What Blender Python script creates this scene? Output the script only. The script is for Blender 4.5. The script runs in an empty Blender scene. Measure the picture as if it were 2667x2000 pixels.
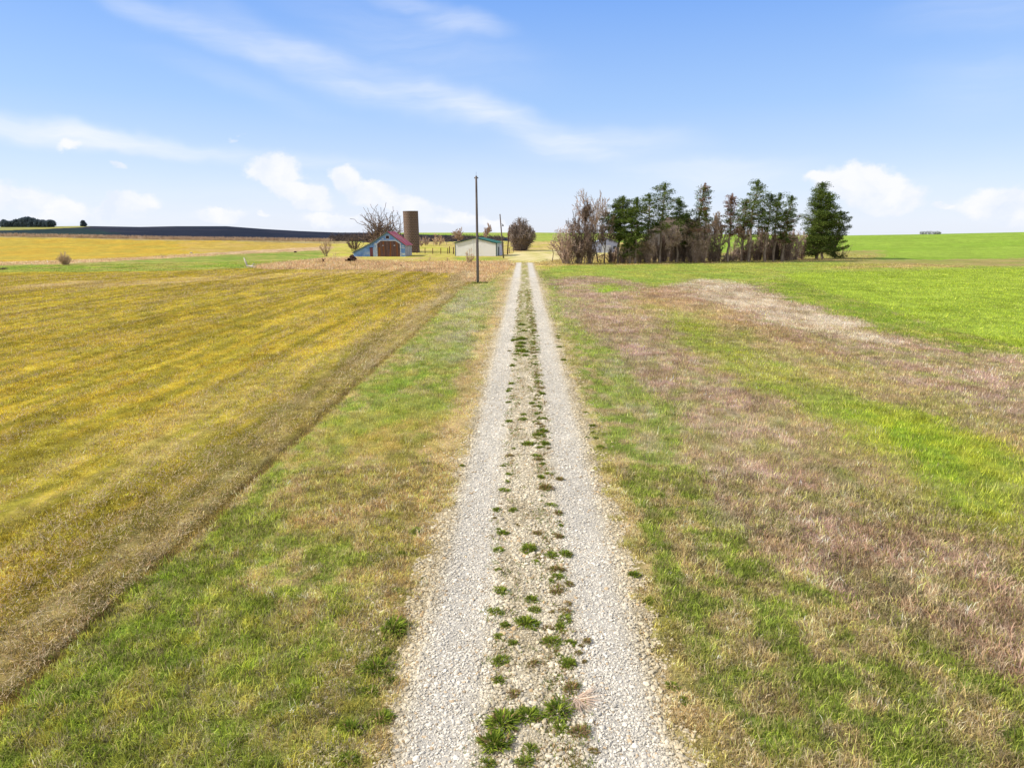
import bpy, math, random
import numpy as np
from mathutils import Vector

# ------------------------------------------------------------------ camera, world, sun
SC = bpy.context.scene
COL = SC.collection
R_ = math.radians
CAM_H = 5.5
PITCH, YAW = R_(12.54), R_(0.984)
FPX, CX, CY = 1776.0, 1333.5, 1000.0
cd = bpy.data.cameras.new('camera'); cam = bpy.data.objects.new('camera', cd); COL.objects.link(cam)
cam.location = (0, 0, CAM_H); cam.rotation_euler = (R_(90) - PITCH, 0, YAW)
cd.sensor_width = 36; cd.lens = FPX / 2667 * 36; cd.clip_start = 0.1; cd.clip_end = 8000
SC.camera = cam
SC.view_settings.view_transform = 'Standard'; SC.view_settings.look = 'None'
SC.view_settings.exposure = 0.45; SC.view_settings.gamma = 1
SC.render.engine = 'CYCLES'
SC.cycles.max_bounces = 6; SC.cycles.diffuse_bounces = 3; SC.cycles.transparent_max_bounces = 4

SUN_EL = R_(36); SUN_DIR = Vector((-20, -1.5, 0)).normalized()
SUN_DIR = Vector((SUN_DIR.x * math.cos(SUN_EL), SUN_DIR.y * math.cos(SUN_EL), math.sin(SUN_EL)))
sl = bpy.data.lights.new('sun', 'SUN'); sl.energy = 4.6; sl.angle = R_(0.53); sl.color = (1, 0.95, 0.87)
so = bpy.data.objects.new('sun', sl); COL.objects.link(so); so.location = (-40, 20, 60)
so.rotation_euler = SUN_DIR.to_track_quat('Z', 'Y').to_euler()


def ray(px, py):
    """direction through a place in the photograph, used only to survey where things stand"""
    u, v = (px - CX) / FPX, (CY - py) / FPX
    s, c, sp, cp = math.sin(YAW), math.cos(YAW), math.sin(PITCH), math.cos(PITCH)
    d = np.array([c, s, 0]) * u + np.array([-s * sp, c * sp, cp]) * v + np.array([-s * cp, c * cp, -sp])
    return d / np.linalg.norm(d)


def N(nt, t, **kw):
    n = nt.nodes.new(t)
    for k, v in kw.items():
        if k.startswith('i_'):
            k = k[2:]
            n.inputs[int(k) if k.isdigit() else k.replace('_', ' ')].default_value = v
        else:
            setattr(n, k, v)
    return n


def build_world():
    w = bpy.data.worlds.new('World'); SC.world = w; w.use_nodes = True
    nt = w.node_tree; nt.nodes.clear(); L = nt.links.new
    out = N(nt, 'ShaderNodeOutputWorld'); bg = N(nt, 'ShaderNodeBackground', i_Strength=SKY_STRENGTH)
    L(bg.outputs[0], out.inputs[0])
    sky = N(nt, 'ShaderNodeTexSky', sky_type='NISHITA'); sky.sun_disc = False
    sky.sun_elevation = SUN_EL; sky.sun_rotation = math.atan2(SUN_DIR.x, SUN_DIR.y)
    sky.altitude = 400; sky.air_density = 1.0; sky.dust_density = 0.6; sky.ozone_density = 1.5
    tc = N(nt, 'ShaderNodeTexCoord'); sep = N(nt, 'ShaderNodeSeparateXYZ'); L(tc.outputs['Generated'], sep.inputs[0])
    az = N(nt, 'ShaderNodeMath', operation='ARCTAN2'); L(sep.outputs[0], az.inputs[0]); L(sep.outputs[1], az.inputs[1])
    el = N(nt, 'ShaderNodeMath', operation='ARCSINE'); L(sep.outputs[2], el.inputs[0])
    ae = N(nt, 'ShaderNodeCombineXYZ'); L(az.outputs[0], ae.inputs[0]); L(el.outputs[0], ae.inputs[1])

    def warp(scale, amt, detail, seed):
        nz = N(nt, 'ShaderNodeTexNoise', i_Scale=scale, i_Detail=detail, i_Roughness=0.6)
        mp = N(nt, 'ShaderNodeMapping'); mp.inputs['Location'].default_value = (seed, seed * 1.7, 0)
        mp.inputs['Scale'].default_value = (1, 1.3, 1)
        L(ae.outputs[0], mp.inputs[0]); L(mp.outputs[0], nz.inputs[0])
        sb = N(nt, 'ShaderNodeVectorMath', operation='SUBTRACT'); sb.inputs[1].default_value = (.5, .5, .5)
        L(nz.outputs['Color'], sb.inputs[0])
        sc = N(nt, 'ShaderNodeVectorMath', operation='SCALE'); sc.inputs['Scale'].default_value = amt
        L(sb.outputs[0], sc.inputs[0])
        ad = N(nt, 'ShaderNodeVectorMath', operation='ADD'); L(ae.outputs[0], ad.inputs[0]); L(sc.outputs[0], ad.inputs[1])
        return ad

    def blob(src, x, y, w_, h_, rot, gain):
        """soft elliptical cloud mass at a bearing and height of the sky (x, y of the 2212 wide survey)"""
        d = ray(x * 1.2057, y * 1.2057)
        a, e = math.atan2(d[0], d[1]), math.asin(d[2])
        mp = N(nt, 'ShaderNodeMapping', vector_type='TEXTURE')
        mp.inputs['Location'].default_value = (a, e, 0); mp.inputs['Rotation'].default_value = (0, 0, -R_(rot))
        k = 1.2057 / 1776
        mp.inputs['Scale'].default_value = (w_ * k, h_ * k, 1)
        L(src.outputs[0], mp.inputs[0])
        ln = N(nt, 'ShaderNodeVectorMath', operation='LENGTH'); L(mp.outputs[0], ln.inputs[0])
        mr = N(nt, 'ShaderNodeMapRange', interpolation_type='SMOOTHERSTEP'); L(ln.outputs['Value'], mr.inputs[0])
        mr.inputs[1].default_value = 0; mr.inputs[2].default_value = 1; mr.inputs[3].default_value = gain; mr.inputs[4].default_value = 0
        return mr

    def total(src, lst, op):
        acc = None
        for b in lst:
            n = blob(src, *b)
            if acc is None: acc = n; continue
            m = N(nt, 'ShaderNodeMath', operation=op); L(acc.outputs[0], m.inputs[0]); L(n.outputs[0], m.inputs[1]); acc = m
        return acc
    w1 = warp(16, 0.055, 5, 3.1); w2 = warp(5, 0.06, 4, 7.7)
    cum = total(w1, [(20, 425, 130, 50, 0, 1), (120, 445, 90, 45, 0, 1), (270, 448, 100, 36, 0, 1), (470, 472, 90, 28, 0, .9),
                     (590, 372, 95, 52, 8, 1.1), (650, 420, 110, 45, 20, 1), (745, 385, 60, 48, 0, 1.1), (830, 430, 170, 48, 18, 1.1),
                     (960, 465, 160, 36, 12, 1), (720, 475, 120, 30, 0, .8), (1060, 488, 100, 22, 0, .8), (568, 466, 30, 16, 0, .7),
                     (1870, 400, 150, 64, 10, 1.1), (1780, 385, 60, 30, 0, .9), (1935, 425, 90, 55, 0, 1), (2160, 435, 120, 50, 0, 1), (2260, 460, 130, 50, 0, 1),
                     (2040, 440, 35, 18, 0, .7), (150, 322, 44, 20, 0, .75), (262, 360, 24, 13, 0, .6), (515, 290, 20, 12, 0, .45),
                     (2700, 430, 260, 80, 0, 1), (-300, 430, 300, 70, 0, 1)], 'MAXIMUM')
    cir = total(w2, [(380, 45, 300, 42, 20, .5), (640, 130, 300, 60, 22, .55), (900, 205, 330, 62, 17, .6), (1130, 275, 320, 52, 20, .75),
                     (1300, 315, 300, 50, 0, .6), (60, 280, 360, 30, 3, .9), (300, 300, 300, 26, 6, .8), (640, 338, 330, 26, 6, .5), (1000, 50, 150, 38, 12, .6),
                     (1560, 372, 300, 46, 0, .7), (900, 90, 420, 90, 14, .3), (520, 185, 300, 40, 14, .2), (2120, 190, 220, 90, 0, .25), (2160, 20, 240, 70, 0, .3),
                     (880, 0, 120, 24, 0, .4), (1100, 450, 1500, 130, 0, .25), (200, 470, 900, 110, 0, .35), (2000, 480, 700, 120, 0, .3)], 'ADD')
    # ragged cumulus edge
    nz = N(nt, 'ShaderNodeTexNoise', i_Scale=30, i_Detail=7, i_Roughness=.66)
    L(ae.outputs[0], nz.inputs[0])
    m1 = N(nt, 'ShaderNodeMath', operation='MULTIPLY_ADD'); L(nz.outputs[0], m1.inputs[0]); m1.inputs[1].default_value = .55
    L(cum.outputs[0], m1.inputs[2])
    c1 = N(nt, 'ShaderNodeMapRange', interpolation_type='SMOOTHSTEP'); L(m1.outputs[0], c1.inputs[0])
    c1.inputs[1].default_value = .44; c1.inputs[2].default_value = .94; c1.inputs[4].default_value = .95
    # thin streaks: stretched noise
    mp = N(nt, 'ShaderNodeMapping'); mp.inputs['Rotation'].default_value = (0, 0, R_(18)); mp.inputs['Scale'].default_value = (3, 26, 1)
    L(w2.outputs[0], mp.inputs[0])
    ns = N(nt, 'ShaderNodeTexNoise', i_Scale=1.6, i_Detail=7, i_Roughness=.6); L(mp.outputs[0], ns.inputs[0])
    mr = N(nt, 'ShaderNodeMapRange'); L(ns.outputs[0], mr.inputs[0]); mr.inputs[1].default_value = .25; mr.inputs[2].default_value = .75
    mr.inputs[3].default_value = .35; mr.inputs[4].default_value = 1.25
    mr.inputs[3].default_value = .22; mr.inputs[4].default_value = .86
    c2 = N(nt, 'ShaderNodeMath', operation='MULTIPLY'); L(mr.outputs[0], c2.inputs[0]); L(cir.outputs[0], c2.inputs[1])
    c2.use_clamp = True
    # added out-of-view cloud, overhead and behind, whitens and lifts the sky fill
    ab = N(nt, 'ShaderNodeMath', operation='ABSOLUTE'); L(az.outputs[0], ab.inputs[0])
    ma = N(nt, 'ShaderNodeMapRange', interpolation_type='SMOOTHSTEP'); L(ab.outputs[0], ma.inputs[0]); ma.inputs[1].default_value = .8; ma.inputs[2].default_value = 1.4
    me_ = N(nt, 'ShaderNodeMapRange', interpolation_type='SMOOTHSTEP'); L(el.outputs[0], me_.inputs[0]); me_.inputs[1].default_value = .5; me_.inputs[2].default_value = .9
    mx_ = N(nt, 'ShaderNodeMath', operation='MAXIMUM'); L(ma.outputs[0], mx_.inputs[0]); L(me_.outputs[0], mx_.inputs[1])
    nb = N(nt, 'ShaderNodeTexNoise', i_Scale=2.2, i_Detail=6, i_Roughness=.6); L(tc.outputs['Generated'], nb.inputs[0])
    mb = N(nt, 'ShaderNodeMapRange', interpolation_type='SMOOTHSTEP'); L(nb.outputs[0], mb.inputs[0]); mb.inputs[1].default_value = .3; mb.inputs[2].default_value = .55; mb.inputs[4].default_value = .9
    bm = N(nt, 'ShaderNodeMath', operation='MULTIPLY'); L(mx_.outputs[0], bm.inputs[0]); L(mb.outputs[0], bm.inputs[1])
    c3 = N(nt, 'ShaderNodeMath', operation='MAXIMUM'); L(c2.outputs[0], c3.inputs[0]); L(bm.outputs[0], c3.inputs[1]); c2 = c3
    # a clean pale blue sky: the Nishita sky, tinted
    tint = N(nt, 'ShaderNodeMix', data_type='RGBA', blend_type='MULTIPLY'); tint.inputs[0].default_value = 1
    L(sky.outputs[0], tint.inputs[6]); tint.inputs[7].default_value = SKY_TINT
    rp = N(nt, 'ShaderNodeValToRGB'); mre = N(nt, 'ShaderNodeMapRange'); L(el.outputs[0], mre.inputs[0]); mre.inputs[1].default_value = 0; mre.inputs[2].default_value = .55
    L(mre.outputs[0], rp.inputs[0]); e = rp.color_ramp.elements
    for i_, (ps, c_) in enumerate(CLEAR):
        q = e[i_] if i_ < 2 else e.new(ps)
        q.position = ps; q.color = (*(lin(c_) * 0.999), 1)
    gr = N(nt, 'ShaderNodeVectorMath', operation='SCALE'); gr.inputs['Scale'].default_value = CLEAR_GAIN; L(rp.outputs[0], gr.inputs[0])
    tm = N(nt, 'ShaderNodeMix', data_type='RGBA'); tm.inputs[0].default_value = .82; L(tint.outputs[2], tm.inputs[6]); L(gr.outputs[0], tm.inputs[7])
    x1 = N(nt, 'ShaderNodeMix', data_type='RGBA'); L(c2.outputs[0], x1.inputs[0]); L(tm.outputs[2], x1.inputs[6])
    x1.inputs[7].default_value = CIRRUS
    # cumulus shade: slightly lavender low down
    n3 = N(nt, 'ShaderNodeTexNoise', i_Scale=22, i_Detail=5); L(w1.outputs[0], n3.inputs[0])
    m3 = N(nt, 'ShaderNodeMapRange'); L(n3.outputs[0], m3.inputs[0]); m3.inputs[1].default_value = .35; m3.inputs[2].default_value = .62
    cc = N(nt, 'ShaderNodeMix', data_type='RGBA'); L(m3.outputs[0], cc.inputs[0])
    cc.inputs[6].default_value = CUM_LO; cc.inputs[7].default_value = CUM_HI
    x2 = N(nt, 'ShaderNodeMix', data_type='RGBA'); L(c1.outputs[0], x2.inputs[0]); L(x1.outputs[2], x2.inputs[6]); L(cc.outputs[2], x2.inputs[7])
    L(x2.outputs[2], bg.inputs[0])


SKY_STRENGTH = 0.12
SKY_TINT = (1.0, 1.0, 1.0, 1)
CIRRUS = (5.5, 5.8, 6.4, 1)
CUM_LO = (5.0, 5.4, 6.3, 1); CUM_HI = (6.0, 6.05, 6.4, 1)
CLEAR = ((0, (226, 234, 252)), (1, (70, 130, 236)), (.12, (206, 224, 253)), (.3, (164, 201, 252)), (.6, (108, 164, 248)))
CLEAR_GAIN = 1 / .12 / 2 ** .45 * 1.06


def lin(c):
    c = np.asarray(c, float) / 255
    return np.where(c < .04045, c / 12.92, ((c + .055) / 1.055) ** 2.4)


build_world()

# ------------------------------------------------------------------ small tools
rng = np.random.default_rng(11)


def lin(c):
    c = np.asarray(c, float) / 255
    return np.where(c < .04045, c / 12.92, ((c + .055) / 1.055) ** 2.4)


def _h(ix, iy, seed):
    n = (ix.astype(np.int64) * 374761393 + iy.astype(np.int64) * 668265263 + seed * 1442695041) & 0xffffffff
    n = ((n ^ (n >> 13)) * 1274126177) & 0xffffffff
    return ((n ^ (n >> 16)) & 0xffff) / 65535.0


def vn(x, y, seed=0):
    ix, iy = np.floor(x), np.floor(y); fx, fy = x - ix, y - iy
    fx = fx * fx * (3 - 2 * fx); fy = fy * fy * (3 - 2 * fy)
    a, b, c, d = _h(ix, iy, seed), _h(ix + 1, iy, seed), _h(ix, iy + 1, seed), _h(ix + 1, iy + 1, seed)
    return (a * (1 - fx) + b * fx) * (1 - fy) + (c * (1 - fx) + d * fx) * fy


def fbm(x, y, o=4, seed=0):
    s = 0; a = .5; t = 0
    for i in range(o):
        s = s + a * vn(x * 2 ** i + 17.3 * i, y * 2 ** i - 9.1 * i, seed + i); t += a; a *= .55
    return s / t


def sstep(a, b, x):
    t = np.clip((x - a) / (b - a), 0, 1); return t * t * (3 - 2 * t)


def make_mesh(name, verts, faces, mat=None, cols=None, smooth=False, parent=None, link=True):
    """faces: (n,k) array or list of such arrays"""
    me = bpy.data.meshes.new(name)
    if not isinstance(faces, list): faces = [faces]
    verts = np.asarray(verts, np.float32)
    faces = [np.asarray(f, np.int32) for f in faces if len(f)]
    loops = np.concatenate([f.ravel() for f in faces])
    tot = np.concatenate([np.full(len(f), f.shape[1], np.int32) for f in faces])
    st = np.concatenate([[0], np.cumsum(tot)[:-1]]).astype(np.int32)
    me.vertices.add(len(verts)); me.vertices.foreach_set('co', verts.ravel())
    me.loops.add(len(loops)); me.loops.foreach_set('vertex_index', loops)
    me.polygons.add(len(tot)); me.polygons.foreach_set('loop_start', st); me.polygons.foreach_set('loop_total', tot)
    me.polygons.foreach_set('use_smooth', np.full(len(tot), smooth, bool))
    if cols is not None:
        at = me.color_attributes.new('col', 'FLOAT_COLOR', 'POINT')
        c4 = np.ones((len(verts), 4), np.float32); c4[:, :3] = cols
        at.data.foreach_set('color', c4.ravel())
    me.update(calc_edges=True)
    if mat: me.materials.append(mat)
    if not link: return me
    o = bpy.data.objects.new(name, me); COL.objects.link(o)
    if parent is not None: o.parent = parent
    return o


def tag(o, label=None, cat=None, group=None, kind=None):
    if label: o['label'] = label
    if cat: o['category'] = cat
    if group: o['group'] = group
    if kind: o['kind'] = kind
    return o


def thing(name, label, cat, loc=(0, 0, 0), rz=0, group=None):
    o = bpy.data.objects.new(name, None); COL.objects.link(o)
    o.location = loc; o.rotation_euler = (0, 0, rz); o.empty_display_size = .3
    return tag(o, label, cat, group)


def copy_tree(o, parent=None):
    c = o.copy(); COL.objects.link(c)
    if parent: c.parent = parent
    for ch in list(o.children): copy_tree(ch, c)
    return c


class MB:
    """collects boxes, prisms and tubes into one mesh"""
    def __init__(s): s.v = []; s.f3 = []; s.f4 = []; s.ng = []; s.n = 0

    def add(s, v, f):
        for q in f: s.ng.append([i + s.n for i in q])
        s.v += [tuple(p) for p in v]; s.n += len(v); return s

    def box(s, x0, x1, y0, y1, z0, z1):
        v = [(x, y, z) for z in (z0, z1) for y in (y0, y1) for x in (x0, x1)]
        return s.add(v, [(0, 2, 3, 1), (4, 5, 7, 6), (0, 1, 5, 4), (2, 6, 7, 3), (0, 4, 6, 2), (1, 3, 7, 5)])

    def prism(s, prof, y0, y1):
        """profile in xz pushed along y"""
        n = len(prof); v = [(x, y0, z) for x, z in prof] + [(x, y1, z) for x, z in prof]
        f = [tuple(range(n)), tuple(range(2 * n - 1, n - 1, -1))]
        f += [(i, i + n, (i + 1) % n + n, (i + 1) % n) for i in range(n)]
        return s.add(v, f)

    def tube(s, pts, rads, n=8, cap=True):
        pts = [Vector(p) for p in pts]; v = []; f = []
        for i, p in enumerate(pts):
            d = (pts[min(i + 1, len(pts) - 1)] - pts[max(i - 1, 0)]).normalized()
            a = d.orthogonal().normalized() if abs(d.z) < .9 else Vector((1, 0, 0)).cross(d).normalized(); b = d.cross(a)
            for k in range(n):
                t = 2 * math.pi * k / n; v.append(p + (a * math.cos(t) + b * math.sin(t)) * rads[i])
        for i in range(len(pts) - 1):
            for k in range(n):
                f.append((i * n + k, i * n + (k + 1) % n, (i + 1) * n + (k + 1) % n, (i + 1) * n + k))
        if cap: f += [tuple(range(n - 1, -1, -1)), tuple(range((len(pts) - 1) * n, len(pts) * n))]
        return s.add(v, f)

    def build(s, name, mat, parent=None, smooth=False):
        me = bpy.data.meshes.new(name); me.from_pydata(s.v, [], s.ng); me.update()
        me.materials.append(mat)
        if smooth: me.polygons.foreach_set('use_smooth', np.ones(len(me.polygons), bool))
        o = bpy.data.objects.new(name, me); COL.objects.link(o)
        if parent: o.parent = parent
        return o


# ------------------------------------------------------------------ materials
def principled(name, rough=.8, spec=.2):
    m = bpy.data.materials.new(name); m.use_nodes = True; nt = m.node_tree
    b = nt.nodes['Principled BSDF']; b.inputs['Roughness'].default_value = rough
    b.inputs['Specular IOR Level'].default_value = spec
    return m, nt, b


def mottled(name, c1, c2, scale=3, stretch=(1, 1, 1), rough=.8, bump=.3, metal=0, detail=5, lo=.38, hi=.62, c3=None, spec=.2):
    m, nt, b = principled(name, rough, spec); L = nt.links.new
    tc = N(nt, 'ShaderNodeTexCoord'); mp = N(nt, 'ShaderNodeMapping'); mp.inputs['Scale'].default_value = stretch
    L(tc.outputs['Object'], mp.inputs[0])
    nz = N(nt, 'ShaderNodeTexNoise', i_Scale=scale, i_Detail=detail, i_Roughness=.6); L(mp.outputs[0], nz.inputs[0])
    mr = N(nt, 'ShaderNodeMapRange'); L(nz.outputs[0], mr.inputs[0]); mr.inputs[1].default_value = lo; mr.inputs[2].default_value = hi
    mx = N(nt, 'ShaderNodeMix', data_type='RGBA'); L(mr.outputs[0], mx.inputs[0])
    mx.inputs[6].default_value = (*c1, 1); mx.inputs[7].default_value = (*c2, 1)
    res = mx
    if c3 is not None:
        n2 = N(nt, 'ShaderNodeTexNoise', i_Scale=scale * .37, i_Detail=4); L(mp.outputs[0], n2.inputs[0])
        m2 = N(nt, 'ShaderNodeMapRange'); L(n2.outputs[0], m2.inputs[0]); m2.inputs[1].default_value = .52; m2.inputs[2].default_value = .62
        x2 = N(nt, 'ShaderNodeMix', data_type='RGBA'); L(m2.outputs[0], x2.inputs[0]); L(mx.outputs[2], x2.inputs[6])
        x2.inputs[7].default_value = (*c3, 1); res = x2
    L(res.outputs[2], b.inputs['Base Color']); b.inputs['Metallic'].default_value = metal
    if bump:
        bp = N(nt, 'ShaderNodeBump', i_Strength=bump, i_Distance=.02); L(nz.outputs[0], bp.inputs['Height']); L(bp.outputs[0], b.inputs['Normal'])
    return m


def attr_ground(name, scales=((9, .5), (60, .5)), bump=.6, dist=.03, rough=.95, amp=.5, far=True):
    """albedo map kept on the mesh, broken up by procedural noise"""
    m, nt, b = principled(name, rough, .05); L = nt.links.new
    at = N(nt, 'ShaderNodeAttribute', attribute_name='col')
    tc = N(nt, 'ShaderNodeTexCoord')
    acc = None
    for s, a in scales:
        nz = N(nt, 'ShaderNodeTexNoise', i_Scale=s, i_Detail=4, i_Roughness=.7); L(tc.outputs['Object'], nz.inputs[0])
        mm = N(nt, 'ShaderNodeMath', operation='MULTIPLY'); L(nz.outputs[0], mm.inputs[0]); mm.inputs[1].default_value = a
        if acc is None: acc = mm
        else:
            ad = N(nt, 'ShaderNodeMath', operation='ADD'); L(acc.outputs[0], ad.inputs[0]); L(mm.outputs[0], ad.inputs[1]); acc = ad
    mr = N(nt, 'ShaderNodeMapRange'); L(acc.outputs[0], mr.inputs[0]); mr.inputs[1].default_value = .3; mr.inputs[2].default_value = .7
    mr.inputs[3].default_value = 1 - amp; mr.inputs[4].default_value = 1 + amp
    vm = N(nt, 'ShaderNodeVectorMath', operation='SCALE'); L(at.outputs['Color'], vm.inputs[0]); L(mr.outputs[0], vm.inputs['Scale'])
    L(vm.outputs[0], b.inputs['Base Color'])
    bp = N(nt, 'ShaderNodeBump', i_Strength=bump, i_Distance=dist); L(acc.outputs[0], bp.inputs['Height']); L(bp.outputs[0], b.inputs['Normal'])
    return m


def leafy(name, trans=.3, gain=1.0):
    m = bpy.data.materials.new(name); m.use_nodes = True; nt = m.node_tree; nt.nodes.clear(); L = nt.links.new
    out = N(nt, 'ShaderNodeOutputMaterial'); at = N(nt, 'ShaderNodeAttribute', attribute_name='col')
    d = N(nt, 'ShaderNodeBsdfDiffuse'); t = N(nt, 'ShaderNodeBsdfTranslucent'); mx = N(nt, 'ShaderNodeMixShader'); mx.inputs[0].default_value = trans
    L(at.outputs['Color'], d.inputs[0]); L(at.outputs['Color'], t.inputs[0]); L(d.outputs[0], mx.inputs[1]); L(t.outputs[0], mx.inputs[2])
    L(mx.outputs[0], out.inputs[0]); return m


# ------------------------------------------------------------------ the lie of the land
SKYLINE = np.array([(-900, 592), (-300, 592), (0, 592), (60, 591.5), (210, 589), (364, 591.5), (460, 589.6), (590, 589.6), (690, 597), (780, 602), (880, 606),
                    (1000, 606.5), (1400, 606), (1500, 607), (2200, 613.5), (2400, 610.5), (2667, 605), (3600, 602)], float)
RC = 450.0
_azs, _zs = [], []
for _px, _py in SKYLINE:
    _d = ray(_px, _py); _azs.append(math.atan2(_d[0], _d[1])); _zs.append(CAM_H + _d[2] / math.hypot(_d[0], _d[1]) * RC)


def ground_z(x, y):
    x = np.asarray(x, float); y = np.asarray(y, float)
    r = np.hypot(x, y); a = np.arctan2(x, y)
    zs = np.interp(a, _azs, _zs)
    t = sstep(165, RC, r)
    z = zs * t
    z = z - np.where(r > RC, (r - RC) * .012 + (r - RC) ** 2 * 2e-6, 0)
    z = z + (fbm(x / 60, y / 60, 3, 5) - .5) * .5 * sstep(40, 120, r) * (1 - sstep(RC - 120, RC, r) * .8)
    return z


def gp(px, py, V=True):
    """where the line of sight through a surveyed spot meets the land (V: in the 2212 wide survey)"""
    if V: px, py = px * 1.2057, py * 1.2057
    d = ray(px, py); h = math.hypot(d[0], d[1])
    t = np.geomspace(3, 1500, 3000); x, y, z = d[0] / h * t, d[1] / h * t, CAM_H + d[2] / h * t
    g = ground_z(x, y); k = np.nonzero(z < g)[0]
    if len(k) == 0: return np.array([x[-1], y[-1], g[-1]])
    i = k[0]
    if i > 0:
        a, b = z[i - 1] - g[i - 1], g[i] - z[i]; f = a / (a + b + 1e-9)
        tt = t[i - 1] + (t[i] - t[i - 1]) * f
        X, Y = d[0] / h * tt, d[1] / h * tt
        return np.array([X, Y, float(ground_z(X, Y))])
    return np.array([x[0], y[0], g[0]])


def mpp(p):
    """metres per survey pixel (2667 wide) at a point"""
    f = np.array([-math.sin(YAW) * math.cos(PITCH), math.cos(YAW) * math.cos(PITCH), -math.sin(PITCH)])
    return float(np.dot(np.array(p) - np.array([0, 0, CAM_H]), f)) / FPX


TX0, TX1 = -1.51, 1.74          # edges of the gravel track
FX = -6.1                       # edge of the stubble field
KALB = 0.79                     # display colour -> reflectance


def inside(poly, x, y):
    res = np.zeros(len(x), bool); n = len(poly)
    for i in range(n):
        x1, y1 = poly[i]; x2, y2 = poly[(i + 1) % n]
        if y1 == y2: continue
        c = ((y1 > y) != (y2 > y)) & (x < (x2 - x1) * (y - y1) / (y2 - y1) + x1)
        res ^= c
    return res


def V(*pts): return [tuple(gp(a, b)[:2]) for a, b in pts]


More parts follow.
